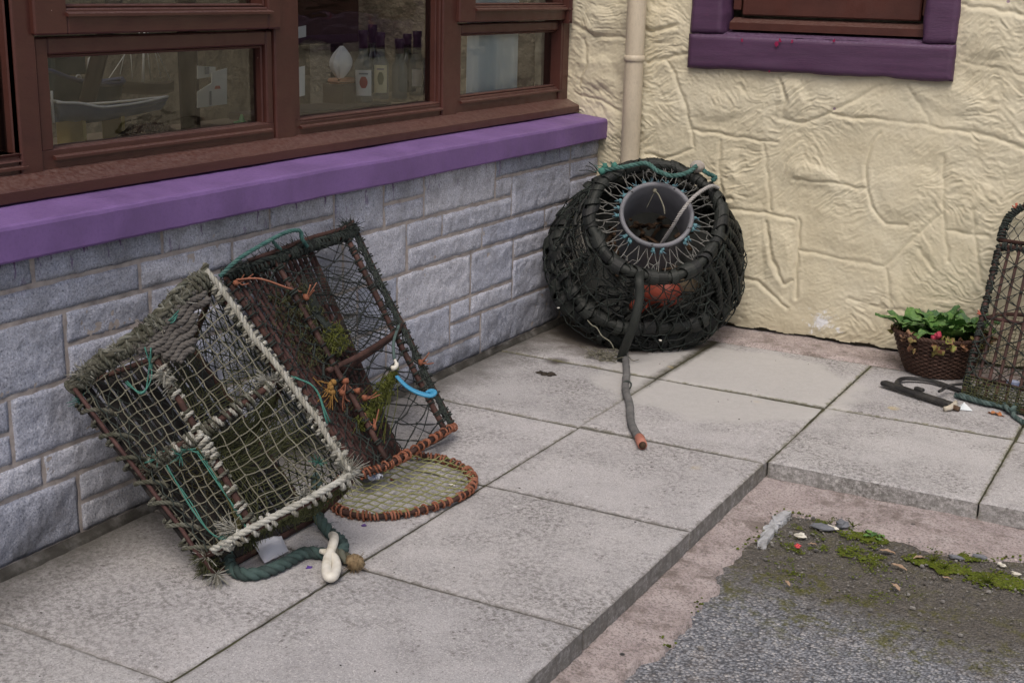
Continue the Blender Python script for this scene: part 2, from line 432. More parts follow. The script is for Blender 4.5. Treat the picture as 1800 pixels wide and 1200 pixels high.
def mat_road():
    m, nt, b, o = newmat('worn_asphalt'); g = N(nt)
    cell = g.node('ShaderNodeTexVoronoi'); g.setv(cell.inputs['Vector'], g.tc); cell.inputs['Scale'].default_value = 150
    v = g.xyz(cell.outputs['Color'])[0]
    c = g.ramp(v, [(0, (.155,.165,.185)), (.45, (.255,.268,.295)), (.8, (.35,.36,.385)), (1, (.48,.47,.47))])
    c = g.mix(g.ramp(cell.outputs['Distance'], [(.45, 0), (.75, .8)]), c, (.07,.072,.08))
    c = g.mix(g.ramp(g.noise(3.2, 7, .75), [(.52, 0), (.68, .4)]), c, (.22,.17,.12))
    # silt gathered in the corner by the kerb
    x, y, z = g.xyz()
    t = g.math('ADD', g.math('ADD', y, g.math('MULTIPLY', x, .10)), g.math('MULTIPLY', g.math('SUBTRACT', g.noise(5, 7, .72), .5), .34))
    silt = g.ramp(g.math('ADD', t, 2.5), [(.50, 0), (.70, .9)])
    c = g.mix(silt, c, g.ramp(g.noise(70, 7, .8), [(.3, (.055,.05,.043)), (.55, (.12,.108,.09)), (.75, (.21,.19,.165))]))
    mo = g.math('MULTIPLY', g.ramp(g.math('ADD', t, 2.5), [(.36, 0), (.50, 1), (.72, 1), (.86, .3)]), g.ramp(g.noise(13, 8, .78), [(.50, 0), (.60, 1)]))
    c = g.mix(g.math('MULTIPLY', mo, .8), c, g.mix(g.noise(55, 5), (.085,.075,.02), (.12,.13,.02)))
    nt.links.new(c, b.inputs['Base Color']); b.inputs['Roughness'].default_value = .9; b.inputs['Specular IOR Level'].default_value = .25
    nt.links.new(g.bump(g.math('SUBTRACT', 1, cell.outputs['Distance']), .9, .006, g.bump(g.noise(30, 6, .7), .5, .01)), b.inputs['Normal'])
    return m
M_render = mat_render(); M_gran = mat_granite(); M_mort = mat_mortar(); M_slab = mat_slab(); M_pink = mat_pink(); M_road = mat_road()
M_sill = paint('sill_purple_paint', (.20,.116,.31), .55, .45, (1,1,1), (.10,.06,.14), None, 45, .35, (.25, (.27,.19,.38)))
M_surr = paint('surround_purple_paint', (.088,.042,.092), .5, .4, (.5,1,4), (.15,.04,.10), None, 70, .4, (.5, (.22,.17,.27)))
M_brown = paint('brown_woodstain', (.085,.031,.024), .38, .3, (1,.25,1), (.035,.018,.014), (9, .012, (.35,.26,.22)), 120, .2, (.75, (.19,.13,.115)))
M_pipe = paint('cream_gutter_paint', (.62,.545,.42), .35, .25, (1,1,.4), (.38,.32,.24), (16, .05, (.74,.70,.62)), 40, .2)
M_joint = pm('joint_dirt', [(.028,.026,.02), (.06,.058,.035), (.08,.085,.03)], 9, .95, .5, 200)
def mat_glass():
    m, nt, b, o = newmat('window_glass'); g = N(nt); nt.nodes.remove(b)
    tr = g.node('ShaderNodeBsdfTransparent'); tr.inputs[0].default_value = (.90,.93,.92,1)
    gl = g.node('ShaderNodeBsdfGlossy'); gl.inputs['Roughness'].default_value = .02
    bp = g.bump(g.noise(5, 2, .4, g.mapv((1,1,3))), .10, .02)
    nt.links.new(bp, gl.inputs['Normal'])
    fr = g.node('ShaderNodeFresnel'); fr.inputs[0].default_value = 1.5
    f = g.math('MULTIPLY_ADD', fr.outputs[0], 1.35, .005, clamp=True)
    mx = g.node('ShaderNodeMixShader'); nt.links.new(f, mx.inputs[0]); nt.links.new(tr.outputs[0], mx.inputs[1]); nt.links.new(gl.outputs[0], mx.inputs[2])
    nt.links.new(mx.outputs[0], o.inputs[0]); return m
M_glass = mat_glass()

# ================================================================== GROUND
KE, YK = 1.2, -1.37             # kerb edge lines
YJ = [0.0, -.212, -.79, -1.388, -1.947, -2.541, -3.133, -3.73, -4.33, -4.93, -5.53, -6.13]
XJ = [0.0, .62, KE, 1.772, 2.345, 2.92, 3.5, 4.1]
def slab(mb, x0, x1, y0, y1, th=.05, tilt=.0025):
    gp = .0028; x0 += gp; x1 -= gp; y0 += gp; y1 -= gp
    nx = max(6, int((x1-x0)/.02)); ny = max(6, int((y1-y0)/.02))
    tx, ty, tz = rnd(-tilt, tilt), rnd(-tilt, tilt), rnd(-.0012, .0012)
    def top(u, v):
        x = x0+(x1-x0)*u; y = y0+(y1-y0)*v
        e = min(u*(x1-x0), (1-u)*(x1-x0), v*(y1-y0), (1-v)*(y1-y0))
        z = tz+tx*(u-.5)*2+ty*(v-.5)*2+.0012*(mn.noise(V((x*9, y*9, 0)))) - (.004*max(0, 1-e/.012) if e < .012 else 0)
        if e < 1e-6:
            x += .002*mn.noise(V((x*40, y*40, 3)))+.0015*mn.noise(V((x*120, y*120, 5))); y += .002*mn.noise(V((x*40, y*40, 9)))+.0015*mn.noise(V((x*130, y*130, 2)))
        return V((x, y, z))
    us = [0, .007/(x1-x0)]+[i/nx for i in range(1, nx)]+[1-.007/(x1-x0), 1]
    vsn = [0, .007/(y1-y0)]+[i/ny for i in range(1, ny)]+[1-.007/(y1-y0), 1]
    W = len(us); vs = [top(u, v) for v in vsn for u in us]; H = len(vsn)
    fs = [(j*W+i, j*W+i+1, (j+1)*W+i+1, (j+1)*W+i) for j in range(H-1) for i in range(W-1)]
    rim = [i for i in range(W)]+[j*W+W-1 for j in range(1, H)]+[(H-1)*W+i for i in range(W-2, -1, -1)]+[j*W for j in range(H-2, 0, -1)]
    o = len(vs); k = len(rim)
    for i in rim: q = vs[i]; vs.append(V((q.x+.002*mn.noise(q*60), q.y+.002*mn.noise(q*70), -th)))
    for i in range(k): fs.append((rim[i], o+i, o+(i+1) % k, rim[(i+1) % k]))
    mb.add(vs, fs)
mb = MB()
for i in range(len(XJ)-1):
    for j in range(1, len(YJ)-1):
        if i >= 2 and j >= 3: continue
        y1, y0 = YJ[j], YJ[j+1]
        if i >= 2 and j == 2: y0 = YK
        slab(mb, XJ[i]+(.012 if i == 0 else 0), XJ[i+1], y0, y1)
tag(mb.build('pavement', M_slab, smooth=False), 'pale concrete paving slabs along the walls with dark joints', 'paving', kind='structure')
mb = MB()       # dirt that fills the joints, a little below the slab tops
mb.add([V((0,-6.13,-.007)), V((KE-.004,-6.13,-.007)), V((KE-.004,-.1,-.007)), V((0,-.1,-.007)), V((KE-.004,YK+.004,-.007)), V((4.1,YK+.004,-.007)), V((4.1,-.1,-.007))],
       [(0,1,4,2,3)[:2]+(4,2,3)[0:3], (4,5,6,2)])
tag(mb.build('joint_soil', M_joint), kind='structure')
# pinkish concrete strip at the foot of the cream wall
def strip(u, v):
    x = 4.1*u; y = -.212+.006+(v*.24)
    return V((x, y, .003+.004*mn.noise(V((x*6, y*9, 1)))+.003*mn.noise(V((x*30, y*30, 1)))-(.01 if v == 0 else 0)))
mb = MB(); mb.grid(strip, 300, 12)
tag(mb.build('concrete_edging', M_pink), kind='structure')
# concrete haunch below the kerbs: broken outer edge
edge_px = [(1040,1330), (1075,1235), (1100,1190), (1112,1158), (1160,1135), (1200,1105), (1228,1062), (1255,1035), (1262,1003), (1300,966), (1335,941), (1352,917), (1375,897), (1400,905), (1440,906), (1490,928), (1545,942), (1590,950), (1640,966), (1700,977), (1760,981), (1830,984), (2000,1005)]
edge = [F(*p, -.056) for p in edge_px]
edge = [V((edge[0].x+.05, -6.1, -.056)), V((edge[0].x, -4.6, -.056))]+edge+[V((4.1, edge[-1].y-.02, -.056))]
inner = []
for k, q in enumerate(edge): 
    inner.append(V((KE-.03, min(q.y, YK+.03), -.05)))
ci = next(i for i, q in enumerate(edge) if q == F(1375,897,-.056))
for k in range(ci+1, len(edge)): inner[k] = V((max(edge[k].x, KE), YK+.03, -.05))
inner[ci] = V((KE-.03, YK+.03, -.05))
E2 = resample(edge, .012); 
def in_of(q):
    best = None
    for k in range(len(edge)-1):
        a, b_ = edge[k], edge[k+1]; ab = b_-a; t = max(0, min(1, (q-a).dot(ab)/ab.length_squared)); d = (a+ab*t-q).length
        if best is None or d < best[0]: best = (d, inner[k].lerp(inner[k+1], t))
    return best[1]
mb = MB(); vs = []; NR = 22
for q in E2:
    i_ = in_of(q); jt = .020*mn.noise(q*14)+.014*mn.noise(q*40)+.008*mn.noise(q*95); dirn = (q-i_).normalized(); q2 = q+dirn*jt
    for k in range(NR+1):
        t = k/NR; p = i_.lerp(q2, t); z = -.050-.010*t+.005*mn.noise(V((p.x*7, p.y*7, 4)))+.003*mn.noise(V((p.x*35, p.y*35, 4)))
        vs.append(V((p.x, p.y, z)))
    vs.append(V((q2.x+dirn.x*.004, q2.y+dirn.y*.004, -.10)))
fs = [(a*(NR+2)+k, a*(NR+2)+k+1, (a+1)*(NR+2)+k+1, (a+1)*(NR+2)+k) for a in range(len(E2)-1) for k in range(NR+1)]
mb.add(vs, fs)
tag(mb.build('kerb_footing', M_pink), kind='structure')
# road
gx = np.concatenate([np.arange(1.0, 2.6, .008), np.linspace(2.6, 14, 60)]); gy = np.concatenate([np.linspace(-22, -3.6, 60), np.arange(-3.58, -1.2, .008)])
X, Y = np.meshgrid(gx, gy)
Z = -.074+.010*(fbm(X*5+9, Y*5+50, 3, 3)-.5)+.003*(vn(X*60+40, Y*60+300, 8)-.5)+.0025*(vn(X*110+40, Y*110+600, 9)-.5)+.010*np.clip((Y+2.05)/.4, 0, 1)
Z = np.where((X > 2.6) | (Y < -3.58), -.075+.004*(vn(X*3, Y*3+90, 4)-.5), Z)
tag(np_grid('road', X, Y, Z, M_road), 'worn grey asphalt with brown silt and moss in the corner', 'road', kind='structure')
mb = MB(); mb.add([V((-60,-60,-.14)), V((60,-60,-.14)), V((60,30,-.14)), V((-60,30,-.14))], [(0,1,2,3)])
tag(mb.build('ground', pm('far_ground', [(.10,.10,.10), (.16,.16,.16)], 2)), kind='structure')

# ================================================================== GREY BLOCK WALL (x = 0)
rowz = [.014, .090, .164, .239, .314, .391, .470, .550, .622, .694]
blocks = [(-1.51,-1.285,8,8), (-1.51,-1.285,7,7), (-1.285,-.83,7,8), (-1.76,-1.51,7,8), (-.83,-.712,7,7), (-.83,-.25,8,8), (-.712,-.25,6,7), (-1.385,-1.175,6,6),
  (-1.175,-.712,6,6), (-1.38,-.915,5,5), (-.915,-.45,5,5), (-.45,0,5,5), (-1.72,-1.385,5,6), (-1.437,-.988,3,4), (-.988,-.69,3,4), (-.69,-.3,4,4), (-.69,-.3,2,3), (-.988,-.69,2,2),
  (-1.65,-1.437,3,4), (-1.5,-1.12,1,2), (-1.12,-.99,2,2), (-1.12,-.915,1,1), (-1.3,-.915,0,0), (-.915,-.3,0,1), (-2.844,-2.45,8,8), (-3.25,-2.844,8,8), (-2.53,-2.2,7,7), (-2.98,-2.53,7,7),
  (-3.1,-2.765,5,6), (-2.765,-2.5,6,6), (-2.765,-2.42,5,5), (-2.932,-2.55,3,4), (-3.2,-2.932,4,4), (-3.25,-2.932,3,3), (-2.853,-2.5,2,2), (-3.2,-2.853,2,2), (-3.1,-2.757,0,1), (-2.757,-2.4,1,1), (-2.757,-2.3,0,0)]
CW = .005; NC = int(6.2/CW); occ = np.zeros((9, NC), bool)
ic = lambda y: int(round((y+6.2)/CW))
for y0, y1, a, b_ in blocks: occ[a:b_+1, ic(y0):ic(y1)] = True
for r in range(9):
    c = 0
    while c < NC:
        if occ[r, c]: c += 1; continue
        e = c
        while e < NC and not occ[r, e]: e += 1
        w = int(rnd(.2, .46)/CW); e = c+w if e-c > w+int(.1/CW) else e
        top = r+1 if r < 8 and not occ[r+1, c:e].any() and rnd(0,1) < .55 else r
        occ[r:top+1, c:e] = True; blocks.append((c*CW-6.2, e*CW-6.2, r, top)); c = e
wall = thing('granite_wall', 'low wall of split grey stone blocks under the brown shop window', 'wall', (0,-3,0))
mb = MB()
for y0, y1, a, b_ in blocks:
    z0, z1 = rowz[a], rowz[b_+1]; gp = .0056
    y0_, y1_, z0_, z1_ = y0+gp, y1-gp, z0+gp, z1-gp
    fine = .0085 if y0 > -3.4 else .03
    nu, nv = max(3, int((y1_-y0_)/fine)), max(3, int((z1_-z0_)/fine)); sd = rnd(0, 90); pr = rnd(.002, .006); slope = rnd(-.002,.002)
    def fc(u, v):
        y = y0_+(y1_-y0_)*u; z = z0_+(z1_-z0_)*v
        e = min(u*(y1_-y0_), (1-u)*(y1_-y0_), v*(z1_-z0_), (1-v)*(z1_-z0_)); k = min(1, e/.013); k = k*(2-k)
        if e < 1e-6: y += .003*mn.noise(V((y*30, z*30, sd))); z += .003*mn.noise(V((y*30, z*30, sd+5)))
        n_ = .0045*mn.noise(V((y*9, z*14, sd)))+.0038*mn.noise(V((y*28, z*28, sd)))+.0030*mn.noise(V((y*75, z*75, sd)))
        return V(((pr+n_+slope*(v-.5)*2)*k+.0005*k, y, z))
    def fc2(u, v):
        return fc(u, v)
    us = [i/nu for i in range(nu+1)]; vs_ = [j/nv for j in range(nv+1)]; W = nu+1; H = nv+1
    vs = [fc2(u, v) for v in vs_ for u in us]
    fs = [(j*W+i, j*W+i+1, (j+1)*W+i+1, (j+1)*W+i) for j in range(nv) for i in range(nu)]
    rim = [i for i in range(W)]+[j*W+W-1 for j in range(1, H)]+[(H-1)*W+i for i in range(W-2, -1, -1)]+[j*W for j in range(H-2, 0, -1)]
    o = len(vs); k = len(rim); vs += [V((-.02, vs[i].y, vs[i].z)) for i in rim]
    fs += [(rim[i], o+i, o+(i+1) % k, rim[(i+1) % k]) for i in range(k)]
    mb.add(vs, fs)
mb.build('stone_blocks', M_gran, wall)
mb = MB(); 
mb.grid(lambda u, v: V((-.0012+.0025*mn.noise(V((u*150, v*20, 1)))+.002*mn.noise(V((u*600, v*70, 3))), -6.2+6.2*u, -.06+.752*v)), 700, 80)
mb.build('mortar', M_mort, wall)
# cement fillet at the wall foot, coloured dark for dirt and contact shade
def fillet(u, v):
    y = -6.2+6.2*u; w = .016+.012*mn.noise(V((y*3, 0, 0)))+.007*mn.noise(V((y*17, 0, 4)))
    return V((w*v+.004, y, .016*(1-v)**1.5+.003+.003*mn.noise(V((y*25, v*3, 7)))-(.01 if v == 1 else 0)))
mb = MB(); mb.grid(fillet, 900, 5); mb.build('cement_fillet', pm('grey_cement', [(.025,.023,.02), (.055,.052,.046), (.17,.165,.16)], 14, .9, .6, 200), wall)
# painted sill
FX = -.148                        # plane of the brown window frame
sx = .04
prof = [(-.30,.700), (-.004,.692), (sx-.012,.690), (sx-.003,.692), (sx,.697), (sx,.760), (sx-.003,.767), (sx-.010,.7705), (-.06,.779), (FX-.05,.788)]
mb = MB(); ny = 620; vs = []
for j in range(ny+1):
    y = -6.2+(6.2-.012)*j/ny; cr_ = .0
    for (a, c) in prof: vs.append(V((a+.0022*mn.noise(V((y*4, c*9, 2)))+.0012*mn.noise(V((y*22, c*30+a*30, 2))), y, c+.0025*mn.noise(V((y*3, a*5, 8)))+.0012*mn.noise(V((y*20, a*30, 8))))))
k = len(prof); mb.add(vs, [(j*k+i, (j+1)*k+i, (j+1)*k+i+1, j*k+i+1) for j in range(ny) for i in range(k-1)]+[tuple(range(ny*k+k-1, ny*k-1, -1))])
sl = mb.build('sill', M_sill, wall, smooth=False); sl['label'] = 'thick purple painted window sill'

# ================================================================== CREAM WALL (y = 0)
def Bxz(cx, cy, ox=1000, oy=0, sc=2.25):
    p = P(ox+cx/sc, oy+cy/sc, 'y', 0.0); return (p.x, p.z)
gro = [[(330,240),(380,235),(420,290),(460,420),(490,540),(495,580)], [(310,245),(380,240),(450,215),(475,215)], [(480,515),(600,530),(700,550),(820,560)],
 [(600,560),(595,700),(610,780),(650,788)], [(770,570),(785,700),(800,830)], [(630,830),(720,832),(800,845),(890,870)], [(830,310),(860,400),(840,470),(930,490),(1050,440),(1130,390),(1230,340)],
 [(1040,455),(1200,470),(1420,490),(1480,510),(1600,520),(1690,540),(1800,590)], [(1340,350),(1390,420),(1430,490)], [(1230,530),(1195,570),(1175,650),(1180,760),(1210,840),(1260,890),(1330,895)],
 [(890,710),(1050,725),(1175,750)], [(1470,850),(1380,930),(1250,1050)], [(1480,620),(1480,850),(1500,1030)], [(910,870),(905,1000),(898,1180)], [(910,990),(1000,1010),(1100,1030),(1240,1050)],
 [(1490,915),(1560,922),(1660,935)], [(785,880),(800,1020),(850,1120),(885,1110)], [(1560,245),(1700,275),(1800,305)], [(655,1095),(750,1115),(800,1160),(860,1220)], [(1380,980),(1440,1060)],
 [(20,90),(100,145),(220,150)], [(60,380),(130,400),(200,440)], [(60,160),(70,250),(40,330)], [(1560,20),(1700,40),(1800,60)], [(310,120),(350,125),(430,100)], [(1250,1060),(1270,1150),(1275,1240)],
 [(1600,830),(1610,1000),(1640,1150)], [(1110,1180),(1250,1220),(1400,1240)], [(300,610),(380,630),(490,590)]]
gro = [[Bxz(*p) for p in l] for l in gro]
lumps = [((1330,760),(.11,.08),.012,0), ((885,390),(.05,.06),.012,.5), ((600,420),(.12,.05),.007,.1), ((370,90),(.06,.06),.012,0), ((110,90),(.06,.05),.014,.2), ((110,290),(.07,.06),.014,0), ((1500,390),(.12,.05),.010,-.2),
 ((830,1010),(.05,.14),.012,.1), ((960,690),(.09,.03),.010,-.2), ((1600,830),(.03,.08),.009,-.4), ((640,720),(.03,.1),.009,0), ((1660,120),(.1,.08),.012,0), ((150,500),(.05,.07),.012,.3), ((390,480),(.06,.1),.007,0), ((1280,1180),(.03,.1),.009,0), ((1100,900),(.12,.1),.006,0), ((700,960),(.06,.14),.006,0)]
def wallB_h(x, z):
    h = .016*(fbm(x*3.1+20, z*3.1+20, 11, 3)-.47)+.010*(fbm(x*9+20, z*9+70, 21, 3)-.47)
    rough = np.clip((.34-x)/.2, 0, 1)+np.clip((z-.98)/.25, 0, 1)*np.clip((x-1.3)/.1, 0, 1)*.6
    h = h+rough*.017*(fbm(x*11+5, z*13+5, 31, 4)-.47)
    for (c, (rx, rz), amp, an) in lumps:
        cx, cz = Bxz(*c); dx = x-cx; dz = z-cz; u = (dx*math.cos(an)+dz*math.sin(an))/rx; w = (-dx*math.sin(an)+dz*math.cos(an))/rz
        q = np.sqrt(u*u+w*w)+.35*(vn(x*22+3, z*22+8, 41)-.5); h = h+.7*amp*np.clip(1.25-q, 0, .55)/.55
    # combed brush strokes: short wavy ridges, bent by a slow warp
    wx = x+.03*(vn(x*7+4, z*7+1, 51)-.5); wz = z+.085*(vn(x*6+9, z*4+3, 52)-.5)+.026*(vn(x*17+2, z*12+5, 53)-.5)+.008*(vn(x*52+2, z*30+5, 54)-.5)
    m = np.clip(fbm(x*7+13, z*7+31, 61, 2)*2.8-.55, .10, 1)
    rp = 0; rp2 = 0; sel = .65*vn(x*4.3+2, z*4.3+6, 73)+.35*vn(x*10+2, z*10+6, 74); st = lambda v: np.clip(v, 0, 1)
    w0 = st((.47-sel)/.06+.5); w2 = st((sel-.56)/.06+.5); w1 = np.clip(1-w0-w2, 0, 1)
    for k, (an, wt) in enumerate(((-.62, w0), (.04, w1), (.60, w2))):
        cu = wx*math.cos(an)+wz*math.sin(an); cv = -wx*math.sin(an)+wz*math.cos(an)
        a_ = vn(cu*15+7+k*20, cv*86+90, 71+k); b2_ = vn(cu*26+31, cv*138+150, 76+k)
        rp = rp+wt*(1-np.abs(2*a_-1)); rp2 = rp2+wt*(1-np.abs(2*b2_-1))
    h = h+m*(.0047*rp+.0030*rp2)+.0016*vn(x*150, z*150, 81)
    d = np.full_like(x, 9.0)
    xx = x+.010*(vn(x*30, z*30+5, 91)-.5); zz = z+.010*(vn(x*30+9, z*30, 92)-.5)
    for l in gro:
        for (ax, az), (bx, bz) in zip(l, l[1:]):
            L2 = (bx-ax)**2+(bz-az)**2; t = np.clip(((xx-ax)*(bx-ax)+(zz-az)*(bz-az))/L2, 0, 1)
            d = np.minimum(d, np.hypot(xx-ax-t*(bx-ax), zz-az-t*(bz-az)))
    var = .4+1.0*vn(x*5+3, z*5+2, 95)
    fl = np.exp(-(d/.013)**2); h = h*(1-.35*fl)+var*(-.0036*np.exp(-(d/.0052)**2)+.0016*np.exp(-((d-.015)/.008)**2))
    return h
gx = np.concatenate([np.arange(-.30, 2.15, .0034), np.linspace(2.16, 4.2, 200)]); gz = np.concatenate([np.arange(-.02, 1.34, .0032), np.linspace(1.35, 2.7, 140)])
X, Z = np.meshgrid(gx, gz)
Y = -wallB_h(X, Z)-.012*np.clip(1-Z/.03, 0, 1)*0
WX0, WX1, WZ0, WZ1 = .366, 1.334, .985, 2.03     # outer edge of the purple surround
xc = (X[:-1,:-1]+X[1:,1:])/2; zc = (Z[:-1,:-1]+Z[1:,1:])/2
keep = ~((xc > WX0+.03) & (xc < WX1-.03) & (zc > WZ0+.03) & (zc < WZ1-.03))
# lower edge of the render is ragged just above the strip
keep &= ~(zc < .010+.012*vn(xc*22, zc*0+3, 99))
bw = np_grid('rendered_wall', X, Y, Z, M_render, keep)
tag(bw, 'cream painted wall with rough brushed render and trowelled stone shapes', 'wall')
mb = MB(); 
for a, b_, c, d_ in ((-.3,4.2,-.05,WZ0+.03), (-.3,4.2,WZ1-.03,2.7), (-.3,WX0+.03,WZ0+.03,WZ1-.03), (WX1-.03,4.2,WZ0+.03,WZ1-.03)):
    mb.box(((a+b_)/2, .16, (c+d_)/2), b_-a, .27, d_-c)
mb.build('wall_core', pm('old_masonry', [(.12,.10,.07),(.2,.18,.13)], 8), bw)
# ================================================================== SHOP WINDOW (brown frame above the purple sill)
bw['kind'] = 'thing'; wall['kind'] = 'thing'
win = thing('shop_window', 'long brown timber shop window above the purple sill', 'window', (FX, -1.5, .8))
TOPZ = 2.05
def yz(px, py, x=FX): p = P(px, py, 'x', x); return p.y, p.z
def bxr(mb, x0, x1, y0, y1, z0, z1, bev=.003): mb.box(((x0+x1)/2, (y0+y1)/2, (z0+z1)/2), x1-x0, y1-y0, z1-z0, None, bev)
M1a, M1b = yz(27, 150)[0], yz(66, 150)[0]
M2a, M2b = yz(482, 100)[0], yz(517, 100)[0]
M3a, M3b = yz(777, 100)[0], yz(803, 100)[0]
JA, JB = yz(982, 60)[0], .0
ZB = .838                                   # underside of the frame, on the ledge
# ledge: sloped top, square nose
mb = MB(); lp = [(-.19,.785), (FX+.056,.786), (FX+.058,.788), (FX+.058,.811), (FX+.054,.815), (FX,.838), (-.19,.843)]
ny = 240; vs = [V((a, -6.0+(6.0-.006)*j/ny, c+.0008*mn.noise(V((j*.6, a*40, 0))))) for j in range(ny+1) for a, c in lp]; k = len(lp)
mb.add(vs, [(j*k+i, (j+1)*k+i, (j+1)*k+(i+1) % k, j*k+(i+1) % k) for j in range(ny) for i in range(k)]+[tuple(range(ny*k+k-1, ny*k-1, -1))])
mb.build('ledge', M_brown, win, smooth=False)
def post(y0, y1, name='mullion'):
    mb = MB(); bxr(mb, FX-.07, FX+.004, y0, y1, ZB-.006, TOPZ, .004); mb.build(name, M_brown, win, smooth=False)
post(M1a, M1b); post(M2a, M2b); post(M3a, M3b); post(JA+.012, -.004, 'jamb'); 
mb = MB(); bxr(mb, FX-.07, FX+.003, -6.0, -.004, TOPZ, TOPZ+.08, .004); mb.build('head_rail', M_brown, win, smooth=False)
def bottom_rail(y0, y1):
    mb = MB(); bxr(mb, FX-.07, FX-.004, y0, y1, ZB-.004, ZB+.045, .003); mb.build('bottom_rail', M_brown, win, smooth=False)
def sash(name, y0, y1, z0, z1, gy0, gy1, gz0, gz1, proud=.0, lip=True, label=None):
    """four rails round a pane, bevelled beads, pane"""
    mb = MB(); x1 = FX-.004+proud; x0 = FX-.055
    gy0 -= .006; gy1 += .006; gz0 -= .004
    bxr(mb, x0, x1, y0, gy0, z0, z1, .004); bxr(mb, x0, x1, gy1, y1, z0, z1, .004)
    bxr(mb, x0, x1-.001, gy0, gy1, z0, gz0, .004); bxr(mb, x0, x1-.001, gy0, gy1, gz1, z1, .004)
    # beads
    for a, b_, c, d_ in ((gy0,gy0+.008,gz0,gz1), (gy1-.008,gy1,gz0,gz1), (gy0+.008,gy1-.008,gz0,gz0+.008), (gy0+.008,gy1-.008,gz1-.008,gz1)):
        bxr(mb, FX-.045, x1-.012, a, b_, c, d_, .003)
    if lip:   # little weathering lip under the glass
        vs = [V((x1+a, y, gz0+c)) for y in (gy0-.006, gy1+.012) for a, c in ((-.03,.004), (.010,-.012), (.010,-.018), (-.03,-.016))]
        mb.add(vs, [(0,1,5,4), (1,2,6,5), (2,3,7,6), (3,2,1,0), (4,5,6,7)])
    s_ = mb.build(name, M_brown, win, smooth=False)
    mb = MB(); xg = FX-.036; mb.add([V((xg, gy0+.004, gz0+.004)), V((xg, gy1-.004, gz0+.004)), V((xg, gy1-.004, gz1-.004)), V((xg, gy0+.004, gz1-.004))], [(0,1,2,3)])
    mb.build('pane', M_glass, s_, smooth=False)
    return s_
g = lambda px, py: yz(px, py, FX-.02)
# hidden and left-most bay
bottom_rail(-6.0, M1a); sash('fixed_light', -3.9, M1a, ZB+.045, TOPZ, -3.8, g(11,100)[0], g(5,282)[1], TOPZ-.06)
mb = MB(); bxr(mb, FX-.07, FX+.004, -3.98, -3.9, ZB-.006, TOPZ, .004); mb.build('mullion', M_brown, win, smooth=False)
sash('fixed_light', -6.0, -3.98, ZB+.045, TOPZ, -5.9, -4.06, .905, TOPZ-.06)
# bay with a fixed lower light and an opening light above it
zt = yz(64, 62)[1]; gl = (g(80,95)[0], g(457,77)[0])
bottom_rail(M1b, M2a)
sash('lower_light', M1b+.002, M2a-.002, ZB+.041, zt-.006, gl[0], gl[1], g(78,264)[1], g(80,96)[1])
sash('opening_light', M1b-.012, M2a+.012, zt, TOPZ-.002, g(100,8)[0], g(450,4)[0], yz(100,8)[1]-.004, TOPZ-.06, .022)
# big middle light
bottom_rail(M2b, M3a); sash('fixed_light', M2b+.001, M3a-.001, ZB+.041, TOPZ, g(521,100)[0], g(764,100)[0], g(524,212)[1], TOPZ-.05)
# narrow bay at the corner
zt3 = yz(802, 40)[1]; bottom_rail(M3b, JA+.012)
sash('lower_light', M3b+.002, JA+.010, ZB+.041, zt3-.006, g(806,58)[0], g(978,100)[0], g(808,170)[1], g(806,60)[1])
sash('opening_light', M3b-.012, JA+.022, zt3, TOPZ-.002, g(822,6)[0], g(985,3)[0], yz(822,6)[1]-.004, TOPZ-.06, .022)
# wall above the window, and the dark room behind it
mb = MB(); mb.box((-.2, -3.1, 2.42), .3, 6.2, .58); mb.build('wall_head', M_render, wall, smooth=False)
M_room = pm('room_reflection_mottle', [(.085,.07,.05), (.19,.16,.115), (.29,.25,.185)], 9, .9, .8, 30, .02)  # brown mottling and bumps paint the cream wall's reflection into the room colour
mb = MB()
for c, s3 in (((-1.55,-3.1,1.2),(.1,6.4,2.6)), ((-1.6,-6.35,1.2),(3.0,.1,2.6)), ((-1.6,.36,1.2),(3.0,.1,2.6)), ((-1.35,-3.0,2.55),(.7,6.8,.1)), ((-1.6,-3.0,-.05),(3.0,6.8,.1)), ((-.29,-3.1,.34),(.05,6.2,.8))): mb.box(c, *s3)  # ceiling stops short: added opening lets sky light onto the display
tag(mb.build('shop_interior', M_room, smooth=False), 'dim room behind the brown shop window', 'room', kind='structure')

# ------------------------------------------------------------------ things on display behind the glass
M_darkwood = pm('dark_stained_wood', [(.022,.012,.010), (.05,.028,.02)], 8, .45, .2, 80)
M_shelf = pm('dusty_shelf_paint', [(.10,.075,.055), (.17,.135,.10)], 6, .7, .2, 80)
M_white = pm('off_white_plaster', [(.70,.69,.65), (.86,.85,.82)], 14, .6, .2, 60)
M_hull = pm('blue_grey_hull_paint', [(.06,.085,.13), (.10,.13,.19)], 20, .4, .1)
M_hulld = pm('dark_green_hull_paint', [(.02,.04,.04), (.04,.06,.06)], 20, .4, .1)
M_blue = pm('navy_stripe_paint', [(.03,.04,.09), (.05,.06,.12)], 20, .4, .1)
M_red = pm('dull_red_paint', [(.30,.03,.03), (.4,.06,.05)], 20, .5, .1)
M_ochre = pm('ochre_wood', [(.30,.22,.06), (.4,.3,.1)], 20, .5, .1)
SH = P(250, 262, 'x', -.45).z-.012
t = thing('display_shelf', 'long wooden display shelf inside the shop window', 'shelf', (-.6,-2,SH))
mb = MB(); mb.box((-.60,-1.75,SH-.02), .62, 3.1, .04, None, .004); mb.build('shelf_board', M_shelf, t, smooth=False)
for y in (-3.2,-1.7,-.3):
    mb = MB(); mb.box((-.85, y, (SH-.04)/2), .05, .05, SH-.04); mb.build('leg', M_darkwood, t, smooth=False)
